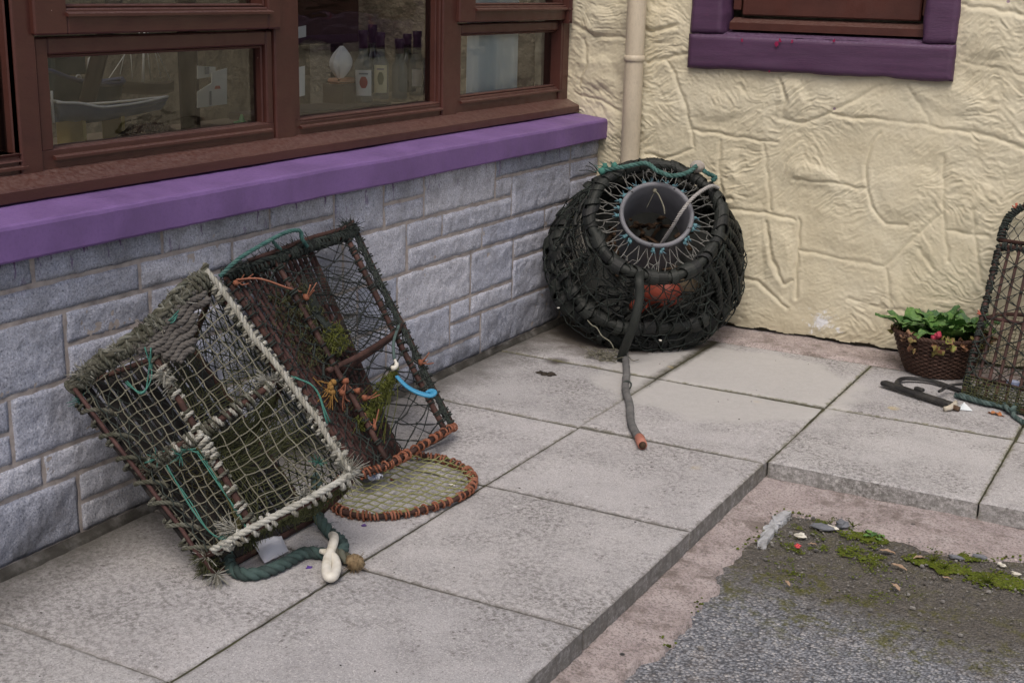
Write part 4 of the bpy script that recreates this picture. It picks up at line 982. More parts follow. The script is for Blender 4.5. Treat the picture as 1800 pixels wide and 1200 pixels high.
# fine funnels: one drawn in at the lower left, another inside the upper half
f1 = (A4.lerp(A1,.18)+A3.lerp(A2,.25)*.7+AQ4*.5)/2.2
mb = MB()
q0 = [SA(u, v) for u, v in ((.03,.02),(.20,.0),(.40,.02),(.46,.22),(.45,.44),(.25,.47),(.04,.46),(.02,.22),(.03,.02))]
q0 = cr(q0, 5); ctr = (SA(.3,.2)*.6+AQ4*.25+A3*.15); hole = [ctr+(p-ctr)*.28+V((-.05,.05,-.03)) for p in q0]
net(mb, lambda u, v: curve_at(q0, u).lerp(curve_at(hole, u), v)+V((-.016,.012,-.012))*math.sin(PI*v), 34, 9, .0010, 4, 'sq', .12, .2, 0); mb.build('funnel_net', M_olive, pa)
mb = MB()
q0 = cr([SA(u, v)+V((-.012,.010,-.012)) for u, v in ((.55,.04),(.78,.02),(.97,.06),(.97,.25),(.95,.46),(.75,.47),(.55,.45),(.53,.25),(.55,.04))], 5); ctr = sum(q0[:-1], V((0,0,0)))/(len(q0)-1)+V((-.10,.07,-.05)); hole = [ctr+(p-ctr)*.35 for p in q0]
net(mb, lambda u, v: curve_at(q0, u).lerp(curve_at(hole, u), v), 36, 10, .0009, 4, 'sq', .15, .25, 0); mb.build('funnel_net', M_dkolive, pa)
mb = MB()
q0 = cr([SA(u, v)+V((-.03,.022,-.02)) for u, v in ((.50,.52),(.80,.50),(.98,.55),(.97,.75),(.9,.93),(.7,.9),(.55,.8),(.50,.52))], 5); ctr = sum(q0[:-1], V((0,0,0)))/(len(q0)-1)+V((-.08,.07,-.06)); hole = [ctr+(p-ctr)*.3 for p in q0]
net(mb, lambda u, v: curve_at(q0, u).lerp(curve_at(hole, u), v), 36, 10, .0009, 4, 'sq', .15, .25, 0); mb.build('funnel_net', M_dkolive, pa)
# strands of old net gathered across the inside
mb = MB()
for k in range(90):
    a = SA(rnd(.42,.6), rnd(.30,.5))+V((-.03,.03,-.03)); b_ = SA(rnd(.9,1), rnd(.25,.5))+V((-.05,.03,-.05)); c = (a+b_)/2+V((rnd(-.03,.03),rnd(-.03,.03),rnd(-.06,.0)))
    mb.tube(cr([a, c, b_], 4), .0011, 3, cap=False)
mb.build('gathered_net', M_dkolive, pa)
# thick grey rope lacing (rows of plait) below the top end
mb = MB()
for k in range(7):
    v0 = .985-.030*k; u0, u1 = .40+.035*k, .93-.035*k*(k > 2)
    mb.rope([SA(u, v0+.008*math.sin(u*40))+V((.006,-.008,.006)) for u in np.linspace(u0, u1, 24)], .0085, .034, 3, 5)
mb.build('rope_plait', M_grrope, pa)
# bindings
mb = MB()
wraps(mb, topA, .013, .0058, 40, jitter=.3); mb.rope([p+V((.010,-.012,.008))+V((rnd(-.006,.006),rnd(-.006,.006),rnd(-.006,.006))) for p in topA[::2]], .009); mb.rope([p+V((.004,-.002,.020))+V((rnd(-.008,.008),rnd(-.008,.008),rnd(-.008,.008))) for p in topA[::2]], .008)
wraps(mb, topA, .020, .005, 26, jitter=.4)
for k in range(46): tuft(mb, curve_at(topA, rnd(0,1))+V((rnd(-.005,.012),rnd(-.012,.004),rnd(-.004,.014))), (rnd(-.3,.6),rnd(-.9,.2),rnd(-.4,.9)), 7, .030, .0012, .8)
mb.build('top_binding', M_mudrope, pa)
mb = MB()
wraps(mb, sub(rodA['apex'], .0, 1), .0125, .0066, 16); mb.rope([p+V((.004,-.010,.013))+V((rnd(-.004,.004),rnd(-.004,.004),rnd(-.004,.004))) for p in rodA['apex'][::2]], .0075, .042)
mb.build('rope_binding', M_whrope, pa)
for t0, t1, q, k in ((.06,.40,.010,3), (.40,.58,.0112,5), (.62,.90,.010,4)):
    mb = MB(); wraps(mb, sub(rodA['shoulder'], t0, t1), q, .0053, k); mb.build('rope_binding', M_whrope, pa)
mb = MB(); wraps(mb, rodA['base'], .016, .0042, 8); 
for t in (.12,.24,.36,.47,.60,.72,.85):
    p = curve_at(rodA['base'], t); mb.rope(cr([p+V((-.028,-.008,.006)), p+V((-.010,-.018,.016)), p+V((.014,-.012,.022)), p+V((.036,.006,.018)), p+V((.040,.024,.004))], 6), .0056, .030)
mb.build('side_lashing', M_mudrope, pa)
for a_, b_ in ((0,.42),(.42,.66),(.66,1)):
    mb = MB(); wraps(mb, sub(midA, a_, b_), .0108, .0052, 3); mb.build('rope_binding', M_whrope, pa)
for p, k in ((rodA['shoulder'], 12), (rodA['apex'], 22)):
    mb = MB(); wraps(mb, p, .011, .0048, k); mb.build('dark_lashing', M_mudrope, pa)
mb = MB(); wraps(mb, midA, .012, .0050, 16)
for k in range(30): tuft(mb, curve_at(midA, rnd(0,.5)), (rnd(-.5,.5),-.6,rnd(-.6,.3)), 6, .022, .001, .8)
mb.build('dark_lashing', M_mudrope, pa)
mb = MB(); e = V((.006,-.012,.010))
mb.rope([p+e for p in botA[4:]], .0082, .044); mb.build('end_rope', M_whrope, pa)
mb = MB(); wraps(mb, sub(botA, .28, 1), .0128, .0060, 8); mb.build('rope_binding', M_whrope, pa)
mb = MB(); wraps(mb, sub(botA, 0, .3), .0115, .0045, 3); mb.build('rope_binding', M_whrope, pa)
for p, d, n, L in ((SA(.985,.02),(.6,-.3,.5),60,.05), (SA(.97,.05),(.3,-.2,.7),45,.04), (SA(.40,.03),(-.3,-.5,.2),60,.042), (SA(.36,.05),(-.4,-.5,.5),30,.04), (SA(.96,.49),(.2,-.5,.4),70,.034), (SA(.93,.51),(-.2,-.5,.3),50,.032), (SA(.50,.80),(.3,-.6,.2),70,.038), (SA(.52,.75),(.2,-.6,.1),40,.03),
   (SA(.62,.98),(.2,-.7,.5),50,.04), (SA(.80,.99),(-.1,-.7,.5),50,.04), (A4+V((.02,-.01,.012)),(.5,-.6,-.1),70,.045), (SA(.05,.0),(.1,-.7,.3),30,.04), (SA(.99,.30),(.6,-.2,.4),25,.03), (SA(.98,.14),(.6,-.2,.4),30,.03), (SA(.75,.03),(.2,-.6,.5),40,.035), (SA(.12,1.0),(-.2,-.6,.6),60,.035), (SA(.35,1.0),(-.1,-.6,.6),60,.032), (SA(.92,1.0),(.1,-.5,.8),60,.035)):
    mb = MB(); tuft(mb, p, d, n, L, .0012, .75); mb.build('frayed_end', M_whrope, pa)
mb = MB()
for k in range(60): tuft(mb, A4H.lerp(A3, rnd(.25,1))+V((rnd(-.015,.01),rnd(-.01,.02),rnd(-.02,.0))), (rnd(-.3,.3),-.2,-.6), 6, .03, .0011, .8)
mb.build('weed_fringe', M_dkolive, pa); mb = MB()
for k in range(50): tuft(mb, A4.lerp(A4H, rnd(.1,1))+V((rnd(-.01,.01),rnd(-.01,.02),rnd(0,.02))), (rnd(-.5,.5),-.3,rnd(-.5,.6)), 6, .03, .0011, .8)
mb.build('weed_fringe', M_dkolive, pa)
mb = MB()
for pts in ([SA(.30,.86),SA(.36,.80)+V((.01,-.02,0)),SA(.43,.84),SA(.50,.93)+V((.01,-.02,.01))], [SA(.66,.97),SA(.72,.94)+V((.01,-.02,.01)),SA(.8,.97)], [SA(1,.46)+V((.02,0,.02)),SA(1,.40)+V((.05,.01,.02)),SA(1,.30)+V((.05,.0,-.01))], [SA(.45,.42),SA(.46,.25),SA(.47,.10),SA(.47,.0)], [SA(.2,.45),SA(.22,.25),SA(.2,.08),SA(.3,.0)], [SA(.25,.5),SA(.36,.47),SA(.45,.43)]):
    mb = MB()
    for _ in range(3): mb.tube(cr([p+V((rnd(-.006,.006),rnd(-.006,.006),rnd(-.006,.006))) for p in pts], 5), .0016, 4)
    mb.build('teal_twine', M_tealb, pa)
for p in (SA(.0,.93), SA(.18,.50), SA(.30,.03), SA(.33,.45), SA(.9,.12)):
    mb = MB(); tuft(mb, p, (.2,-.6,.3), 14, .03, .0014, .8); mb.build('teal_tuft', M_tealb, pa)

# ================================================================== POT B: brown creel leaning on the wall, end door open on the slabs
L0, M0, R0, S0, K0 = D(636,833,3.36), D(684,815,3.40), D(783,757,3.73), D(797,750,3.79), D(704,802,3.62)
LT, MT, RT, ST, KT = D(396,488,3.335), D(484,457,3.42), D(608,414,3.72), D(624,402,3.785), D(540,428,3.605)
for p in (KT, ST): p.x = max(p.x, .022)
pb = thing('lobster_pot', 'brown slatted lobster pot in black netting with its end door open on the slabs', 'lobster pot', (.35,-1.95,0), 'lobster pots set out as decoration')
botF = cr([L0, M0, D(738,785,3.56), R0, S0], 8); topF = cr([LT, MT, D(548,432,3.56), RT, ST], 8)
botB = cr([S0, (S0+K0)/2+V((.0,.05,-.01)), K0], 8); topB = cr([ST, (ST+KT)/2+V((0,.03,.0)), KT], 8)
SB = loftS(botF, topF, lambda u, v: V((-.012,.008,-.006))*math.sin(PI*v*2)**2*math.sin(PI*u)); SBB = loftS(botB, topB)
def rod(a, b_, r, mt, nm, w=.003):
    mb = MB(); mb.tube(cr(lerp_path(a, b_, 4, w), 5), r, 8); return mb.build(nm, mt, pb)
rod(L0, LT, .007, M_rust, 'rod'); rod(M0, MT, .0075, M_redrod, 'rod'); rod(R0, RT, .0085, M_redrod, 'rod'); rod(S0, ST, .007, M_rust, 'rod'); rod(K0, KT, .007, M_rust, 'rod')
midF = [SB(u, .50) for u in np.linspace(.12, 1, 25)]; 
mb = MB(); mb.tube(cr([SB(.2,.47), SB(.45,.475), SB(.72,.50), SB(.95,.52)], 8), .0085, 8); mb.build('cross_bar', M_redrod, pb)
mb = MB(); mb.tube(cr([SB(.3,.44)+V((-.03,.03,-.012)), SB(.6,.47)+V((-.03,.03,-.012)), SB(.97,.505)+V((-.01,.01,-.01))], 8), .0075, 8); mb.build('cross_bar', M_slatB, pb)
mb = MB(); mb.tube(botF+botB[1:], .0075, 8); mb.build('hoop', M_rust, pb)
mb = MB(); mb.tube(topF+topB[1:], .0085, 8); mb.build('hoop', M_rust, pb)
mb = MB(); mb.tube([p+V((.0,-.01,.022)) for p in topF[4:]], .006, 8); mb.build('hoop', M_redrod, pb)
mb = MB(); mb.tube([L0, K0], .007, 6); mb.build('base_bar', M_rust, pb); mb = MB(); mb.tube([LT, KT], .007, 6); mb.build('base_bar', M_rust, pb)
NS = 15; sl_ = []
for k in range(NS):
    t = (k+.55)/NS; a, b_ = L0.lerp(K0, t), LT.lerp(KT, t); a = a+(b_-a)*.005
    p = cr(lerp_path(a, b_, 4, .002), 4); sl_.append(p)
    mb = MB(); mb.tube(p, .0062, 7); mb.build('slat', M_slatB, pb)
# dark mesh hanging inside the creel behind the arch
mb = MB(); net(mb, lambda u, v: SB(.02+u*.40, v)+V((-.05,.05,-.03)), 12, 30, .0013, 4, 'dia', .2, .3, 1.5); mb.build('inner_net', M_blacktw, pb)
# twine hitched between slats
mb = MB()
for k in range(NS-1):
    for j in range(16):
        t = (j+.5*(k % 2)+.3)/16.5; a = curve_at(sl_[k], t); b_ = curve_at(sl_[k+1], min(1, t+.012)); o_ = V((.012,-.006,.008))
        mb.tube([a+o_*.2, (a+b_)/2+o_+V((0,0,-.006)), b_+o_*.2], .0017, 4, cap=False); mb.ring([a+V((.008*math.cos(x), .008*math.sin(x)*.7, .008*math.sin(x)*.7)) for x in np.linspace(0, 2*PI, 7)[:-1]], .0017, 4)
mb.build('slat_lacing', M_blacktw, pb)
mb = MB(); net(mb, lambda u, v: SB(.16+u*.84, v), 7, 22, .0023, 5, 'dia', .18, .2, 2.0); mb.build('front_net', M_blacktw, pb)
mb = MB(); net(mb, lambda u, v: SB(u*.2, v), 3, 20, .0015, 4, 'dia', .16, .22, 1.8); mb.build('front_net', M_blacktw, pb)
mb = MB(); net(mb, lambda u, v: SB(.86+u*.14, v)+V((.004,-.004,.003)), 5, 44, .0021, 4, 'dia', .25, .3, 1.8); mb.build('edge_lacing', M_blacktw, pb)
mb = MB(); net(mb, SBB, 4, 14, .0016, 4, 'dia', .16, .22, 1.9); mb.build('rear_net', M_blacktw, pb)
mb = MB(); net(mb, capS(topF+topB[1:], (LT+RT+KT)/3), 26, 5, .0016, 4, 'dia', .2, .3, 1.8); mb.build('end_net', M_blacktw, pb)
mb = MB(); net(mb, lambda u, v: topF[int(u*(len(topF)-1)*.999)]+V((-.004,-.012,-.006))+V((0,.004,.030))*v, 46, 3, .0019, 4, 'dia', .4, .5, 1.7)
wraps(mb, topF, .012, .0042, 46)
mb.rope([p+V((.002,-.008,.012))+V((rnd(-.004,.004),rnd(-.004,.004),rnd(-.004,.004))) for p in topF[::2]], .007)
mb.rope([p+V((-.004,-.006,-.012))+V((rnd(-.004,.004),rnd(-.004,.004),rnd(-.004,.004))) for p in topF[::2]], .006)
for k in range(230): 
    p = curve_at(topF, rnd(0,1)); tuft(mb, p+V((rnd(-.01,.008),rnd(-.012,.004),rnd(-.008,.022))), (rnd(-.6,.6),rnd(-.6,.3),rnd(-.4,.7)), 3, .03, .0014, .9)
mb.build('top_lacing', M_blacktw, pb)
# fine-mesh entrance funnel stretched from the front arch to the inside
q0 = cr([SB(u, v) for u, v in ((.36,.92),(.58,.88),(.80,.78),(.93,.60),(.84,.53),(.62,.50),(.46,.50),(.36,.58),(.30,.75),(.36,.92))], 6)
ctr = sum(q0[:-1], V((0,0,0)))/(len(q0)-1)+V((-.05,.055,-.02)); ctr = ctr.lerp(SB(.30,.70), .75); hole = [ctr+(p-ctr)*.25 for p in q0]
mb = MB(); net(mb, lambda u, v: curve_at(q0, u).lerp(curve_at(hole, u), v**.9), 36, 12, .0011, 4, 'sq', .05, .10, 0); mb.build('funnel_net', M_blacktw, pb)
# bunched mossy mesh
def bunch(mb, fn, n, L, r):
    for _ in range(n):
        p = fn(); d = V((rnd(-1,1), rnd(-1,1), rnd(-1,1))).normalized()
        lp = [p+V((math.cos(a)*d.x, math.sin(a)*d.y, math.cos(a+d.z*3)*.8))*L*rnd(.7,1.1) for a in np.linspace(0, 2*PI*rnd(.6,1), 7)]
        mb.tube(lp, r, 3, cap=False)
mb = MB(); bunch(mb, lambda: SB(rnd(.10,.34)*.9+rnd(0,.05), rnd(.50,.86))+V((rnd(-.03,.012),rnd(-.02,.03),rnd(-.02,.02))), 360, .009, .0010); mb.build('bunched_net', M_dkolive, pb)
mb = MB(); bunch(mb, lambda: SB(rnd(.28,.42), rnd(.52,.62))+V((rnd(-.02,.008),rnd(-.02,.02),rnd(-.01,.015))), 150, .010, .0012)
def fan():
    t = rnd(0,1); s = rnd(-.5,.5); return SB(.60,.33).lerp(SB(.20,.20), t)+V((.0,.0,1))*(s*(.03+.075*t*(1-t)*2))+V((rnd(-.012,.012),rnd(-.012,.012),0))
bunch(mb, fan, 420, .008, .0011)
for k in range(16):
    a = SB(.64+rnd(-.02,.02),.36+rnd(-.02,.02)); b_ = SB(rnd(.12,.45), rnd(.08,.28)); mb.tube(cr([a, a.lerp(b_,.5)+V((rnd(-.01,.01),rnd(-.01,.01),rnd(-.01,.01))), b_], 4), .0011, 3, cap=False)
mb.build('mossy_net', M_mossy, pb)
# orange lacing along the bottom hoop, and ties
for q in range(5):
    mb = MB(); wraps(mb, sub(botF, q/5, (q+1)/5), .0105, .0032, 4); mb.build('orange_lacing', M_orange, pb)
for a_, b_, k in ((M0, MT, 16), (R0, RT, 26), (S0, ST, 26), (L0, LT, 22)):
    mb = MB(); wraps(mb, lerp_path(a_, b_, 30), .0105, .0026, k); mb.build('black_lacing', M_blacktw, pb)
def tie(mb, p, d, n=4, L=.036, r=.0017):
    for _ in range(n):
        e = V(d).normalized()+V((rnd(-.7,.7),rnd(-.7,.7),rnd(-.7,.7)))*.6; mb.tube(cr([p+V((rnd(-.006,.006),rnd(-.006,.006),rnd(-.006,.006))), p+e*L*.5+V((0,0,-.004)), p+e*L], 4), r, 4)
    mb.blob(p, .009, (1,1,1), .3)
for u, v, d in ((.20,.36,(0,.3,-1)), (.32,.30,(.6,.4,.4)), (.30,.34,(-.5,-.4,.3)), (.30,.80,(.5,.5,.6)), (.02,.96,(.2,.8,.1)), (.26,.40,(.1,-.3,-.8)), (.93,.33,(.5,.4,.3)), (.28,.17,(-.3,.3,.4))):
    mb = MB(); tie(mb, SB(u, v)+V((.012,-.010,.006)), d); mb.build('orange_tie', M_orange, pb)
mb = MB()
mb.tube(cr([SB(.02,.95)+V((.01,-.01,.02)), SB(.12,.92)+V((.01,-.012,.02)), SB(.22,.86)+V((.01,-.01,.012)), SB(.30,.83)], 6), .0028, 5); mb.build('orange_tie', M_orange, pb)
mb = MB(); p = SB(.17,.40)
for k in range(7): tie(mb, p+V((rnd(-.01,.01),rnd(-.01,.01),rnd(-.03,.02))), (rnd(-.5,.5),-.3,rnd(-1,.6)), 2, .045, .0016)
mb.build('ochre_tie', M_ochtw, pb)
# teal handle rope
hr = cr([D(386,486,3.30), D(420,455,3.31), D(470,425,3.36), D(505,408,3.42), D(527,406,3.46), D(531,420,3.47), D(540,434,3.50)], 8)
hr2 = cr([D(478,422,3.38), D(486,432,3.40), D(497,441,3.44)], 6)
mb = MB(); mb.rope(hr, .0058, .036, 3, 6); mb.build('handle_rope', M_teal, pb); mb = MB(); mb.rope(hr2, .005, .03, 3, 5); mb.build('handle_becket', M_teal, pb)
# cord with white toggle, and blue hook
mb = MB(); mb.tube(cr([SB(.95,.53), D(692,600,3.66), D(693,632,3.62)], 6), .0045, 6); mb.build('hook_cord', M_tealdk, pb)
mb = MB(); mb.tube(cr([D(694,632,3.61), D(697,640,3.605), D(695,645,3.60), D(688,648,3.60)], 5), [.004]*4+[.0065]*8+[.008]*3+[.006], 8); mb.build('toggle', M_whpl, pb)
mb = MB(); hk = cr([D(697,661,3.595), D(715,679,3.58), D(735,690,3.57), D(755,695,3.57), D(763,691,3.575), D(757,687,3.58), D(748,689,3.58)], 6); mb.tube(hk, [.0065+.0035*min(1, i/14) if i < 26 else .0095-.0007*(i-26) for i in range(len(hk))], 8, flat=.55); mb.build('blue_hook', M_bluepl, pb)
# end door lying on the slabs
dr = [(.322,-1.955),(.385,-1.892),(.460,-1.880),(.545,-1.915),(.606,-1.985),(.625,-2.075),(.600,-2.185),(.550,-2.275),(.490,-2.318),(.415,-2.318),(.350,-2.260),(.318,-2.16),(.312,-2.05)]
dp_ = cr([V((a, b_, .012+.02*max(0, (.40-a)/.09)*(b_ > -2.2))) for a, b_ in dr], 6, True)[:-1]
mb = MB(); mb.ring(dp_, .0075, 8); dh = mb.build('end_door', M_rust, pb); dh['label'] = 'round netted end door laced with orange twine, lying open'
mb = MB(); wraps(mb, dp_+[dp_[0]], .0098, .0031, 56); mb.build('door_lacing', M_orange, dh)
cx, cy = .47, -2.10
def dS(u, v):
    x = .322+.305*u; y = -2.322+.445*v; p = V((x-cx, y-cy, 0)); 
    best = 9
    an = math.atan2(p.y, p.x); q = min(dp_, key=lambda q: abs((math.atan2(q.y-cy, q.x-cx)-an+PI) % (2*PI)-PI)); lim = math.hypot(q.x-cx, q.y-cy)
    if p.length > lim: p = p*(lim/p.length)
    return V((cx+p.x, cy+p.y, .014+.006*abs(math.sin(u*9+v*4))))
mb = MB(); net(mb, dS, 11, 15, .0019, 4, 'sq', .10, .15, 1.6)
mb.build('door_net', pm('yellow_green_twine', [(.14,.145,.05), (.24,.245,.11), (.32,.32,.17)], 14, .85, .2, 300, .001), dh)
# ================================================================== POT C: round inkwell pot in the corner
cC = V((.356,-.312,.300)); hC = V((.5,-.866,0)).normalized(); nC = (hC*.77+UP*.64).normalized(); eC = V((.866,.5,0)).normalized(); fC = nC.cross(eC)   # fC points up-slope (away)
def cpt(r, a, h): return cC+eC*(r*math.cos(a))+fC*(r*math.sin(a))+nC*h
def circ(r, h, n=72, wob=0): return [cpt(r+wob*mn.noise(V((math.cos(a)*2, math.sin(a)*2, h*9))), a, h+wob*mn.noise(V((math.cos(a)*2+9, math.sin(a)*2, h*9)))) for a in np.linspace(0, 2*PI, n+1)[:-1]]
pc = thing('round_lobster_pot', 'round lobster pot wound in black rubber strips with a grey tube mouth, in the corner', 'lobster pot', (cC.x, cC.y, 0), 'lobster pots set out as decoration')
def rubber_ring(R, h, rad, turns, name, wob=.008, a0=0, a1=2*PI, mat=None):
    """overlapping flat rubber bands wound round a hoop: every turn a band of its own, tilted and slightly proud"""
    core = MB(); cp = circ(R, h, 60, wob); core.ring(cp, rad*.8, 8); o = core.build(name, mat or M_rubber, pc)
    mb = MB()
    for k in range(turns):
        a = a0+(a1-a0)*(k+rnd(-.25,.25))/turns; wd = (a1-a0)/turns*rnd(.45,1.2); tilt = rnd(-.2,.9)*(a1-a0)/turns*2; q = rad*rnd(.90,1.24); sq = rnd(.9,1.1)
        m = 18; vs = []
        for j in range(m+1):
            t = 2*PI*j/m; aa = a+tilt*math.sin(t+.6)*.6
            for s, rr in ((-.5, q*.94), (-.45, q*1.04), (0, q*1.05), (.45, q*1.04), (.5, q*.94)):
                b_ = aa+wd*s; c = cpt(R+wob*mn.noise(V((math.cos(b_)*2, math.sin(b_)*2, h*9))), b_, h+wob*mn.noise(V((math.cos(b_)*2+9, math.sin(b_)*2, h*9))))
                ro = (eC*math.cos(b_)+fC*math.sin(b_)); vs.append(c+ro*(rr*math.cos(t)*sq)+nC*(rr*math.sin(t)/sq))
        mb.add(vs, [(j*5+i, j*5+i+1, (j+1)*5+i+1, (j+1)*5+i) for j in range(m) for i in range(4)])
    mb.build('rubber_winding', mat or M_rubber, o, smooth=False)
    return o
rubber_ring(.330, -.030, .038, 52, 'base_ring', .016)
rubber_ring(.320, .055, .028, 54, 'middle_ring', .018)
rubber_ring(.226, .295, .022, 46, 'top_ring', .014)
# posts between the rings, wound with rubber
for k, a in enumerate((-2.75, -1.95, -.85, .45, 1.2, 2.0, 2.75)):
    mb = MB(); p = cr([cpt(.322, a, .03), cpt(.285, a+.03, .16), cpt(.236, a+.05, .28)], 6); mb.tube(p, .009, 8)
    for q in wrap(p, .015, .022)[::1]: pass
    w_ = wrap(p, .010, .034, rnd(0,6), .2); mb.tube(w_, .0065, 5, flat=.6); mb.build('upright', M_rubber, pc)
# nets of the sloping side
def sideS(r0, h0, r1, h1, a0, a1): return lambda u, v: cpt(r0+(r1-r0)*v-.018*math.sin(PI*v), a0+(a1-a0)*u, h0+(h1-h0)*v)
mb = MB(); net(mb, sideS(.322,.06,.238,.275,-PI,PI), 46, 7, .0016, 4, 'dia', .16, .22, 1.8); mb.build('side_net', pm('grey_green_twine', [(.05,.055,.05),(.11,.115,.10),(.18,.18,.16)], 30, .85, .2, 300, .001), pc)
mb = MB(); net(mb, sideS(.330,-.03,.322,.055,-PI,PI), 60, 2, .0018, 4, 'dia', .2, .22, 1.8)
net(mb, lambda u, v: cpt(.325*v+.02, 2*PI*u, -.035), 40, 8, .0016, 4, 'sq', .1, .2, 1.6); mb.build('base_net', M_blacktw, pc)
mb = MB(); net(mb, sideS(.312,.075,.262,.24,2.35,3.65), 11, 7, .0018, 5, 'sq', .12, .1, 1.9)
net(mb, sideS(.318,.080,.262,.24,2.45,3.5), 12, 7, .0012, 4, 'sq', .2, .1, 1.9); mb.build('patch_net', pm('pale_grey_twine', [(.12,.12,.11),(.21,.205,.18),(.28,.27,.24)], 30, .85, .2, 300, .001), pc)
# grey tube mouth
TR, TH = .122, .315
mb = MB(); prof = [(TR-.012,-.15), (TR-.011,TH-.295+.26), (TR-.006,.288-.26+.004), (TR+.001,.030), (TR+.007,.024), (TR+.008,.012), (TR+.004,-.02), (TR+.004,-.15), (TR-.012,-.15)]
prof = [(TR-.010,-.17), (TR-.009,-.08), (TR-.007,.006), (TR-.004,.013), (TR+.003,.016), (TR+.009,.012), (TR+.010,.004), (TR+.005,-.004), (TR+.004,-.17)]
ct = cC+nC*TH; mb.lathe(prof, ct, 56, eC, fC, nC, close=False); tb = mb.build('tube_mouth', M_tube, pc)
mb = MB()
M_hole = pm('dark_hole', [(.03,.03,.032),(.06,.06,.06)], 40, .8, 0)
for a in (2.35, 1.0, -1.75, -.45): p = ct+(eC*math.cos(a)+fC*math.sin(a))*(TR+.002)+nC*.010; mb = MB(); mb.blob(p, .008, (1,1,.7), .2); mb.build('lashing_hole', M_hole, tb)
# net from tube to top ring: zigzag strands each knotted in blue at the tube
mb = MB(); NK = 30
for k in range(NK):
    a = 2*PI*(k+rnd(-.2,.2))/NK; p0 = ct+(eC*math.cos(a)+fC*math.sin(a))*(TR+.008)+nC*(-.008)
    for s in (-1, 1):
        a1 = a+s*PI/NK*rnd(.7,1.1); pm_ = cpt(.182+rnd(-.008,.008), a1, .300+rnd(-.008,.004)); a2 = a1+s*PI/NK*rnd(-.9,.9); p2 = cpt(.215, a2, .300)
        mb.tube(cr([p0, p0.lerp(pm_,.5)+nC*rnd(-.006,.003), pm_, p2], 4), .0017, 4); mb.blob(pm_, .0035, n=4, m=3)
        if k % 2: mb.tube([pm_, cpt(.19, a1+s*PI/NK, .298), cpt(.214, a1+s*PI/NK*1.4, .30)], .0015, 4)
    if rnd(0,1) < .8:
        kb = MB()
        q = ct+(eC*math.cos(a)+fC*math.sin(a))*(TR+.014)+nC*(-.004)
        for _ in range(3): kb.blob(q+V((rnd(-.006,.006),rnd(-.006,.006),rnd(-.006,.006))), rnd(.0045,.0075), jit=.35)
        tuft(kb, q, (eC*math.cos(a)+fC*math.sin(a))+nC*.3, 4, .022, .0016, .6); kb.build('blue_knot', M_bluetw, pc)
mb.build('mouth_net', pm('grey_white_twine', [(.075,.075,.07),(.15,.15,.14),(.24,.24,.225)], 30, .85, .2, 300, .001), pc)
# rubber straps from the tube's top left to the ring, and loose strips round the base
mb = MB()
for k in range(70):
    a = rnd(-PI, PI); h0 = rnd(-.05,.02); r0 = .335+rnd(-.01,.02); L = rnd(.2,.55); hh = rnd(-.03,.06)
    lp = [cpt(r0+rnd(-.006,.010), a+L*t, h0+hh*t+.012*math.sin(t*5+k)) for t in np.linspace(0,1,7)]
    lp = [p if p.z > .012 else V((p.x,p.y,.012+rnd(0,.006))) for p in lp]
    mb.tube(cr(lp, 3), rnd(.009,.014), 6, flat=.4)
for k in range(22):
    a = rnd(-2.6,-.3); lp = [cpt(.30-.05*t+rnd(-.01,.012), a+.35*t*rnd(.3,1.2), .02+.13*t) for t in np.linspace(0,1,5)]; mb.tube(cr(lp, 3), rnd(.006,.011), 6, flat=.45)
for k in range(170):      # strips and old netting wound over the sloping side, leaving a gap where the float shows
    a = rnd(-PI, PI); h0 = rnd(.03,.26); 
    if -1.95 < a < -.95 and .07 < h0 < .20: continue
    L = rnd(.15,.5)*R_.choice((-1,1)); dh = rnd(-.10,.10); lp = []
    for t in np.linspace(0,1,7):
        h = min(.28, max(0, h0+dh*t)); r = .325-(.325-.236)*max(0,(h-.04))/.25+.012+.006*math.sin(k+t*6); lp.append(cpt(r, a+L*t, h))
    mb.tube(cr([p if p.z > .012 else V((p.x,p.y,.014)) for p in lp], 3), rnd(.004,.011), 6, flat=.45)
mb.build('loose_rubber_strips', M_rubber, pc)
mb = MB(); net(mb, lambda u, v: cpt((.376, .372, .345, .312, .280, .254)[min(5, int(v*5.999))]+.012*mn.noise(V((u*30,v*9,1))), -PI+2*PI*u, (-.05, .0, .07, .14, .21, .28)[min(5, int(v*5.999))]), 70, 10, .0023, 4, 'dia', .3, .4, 1.7); mb.build('outer_net', M_blacktw, pc)
for k in range(7):   # plaited rubber hanging at the right-hand side
    a = -.75+.17*k; mb = MB(); p = cr([cpt(.245, a, .27), cpt(.295, a+.03, .19), cpt(.335, a+.02, .08), cpt(.345, a-.02, -.01)], 6); p = [q if q.z > .03 else V((q.x,q.y,.03)) for q in p]
    mb.rope(p, .0135, .07, 3, 6); mb.build('plaited_strip', M_rubber, pc)
for a in (2.75, 2.95, 3.2):   # stubby bark-covered bars at the left
    mb = MB(); mb.tube(cr([cpt(.318,a,.05), cpt(.296,a,.10), cpt(.285,a+.05,.13)], 4), .012, 7); mb.build('bar_stub', pm('green_brown_bark', [(.025,.027,.015),(.06,.06,.03)], 30, .85, .5), pc)
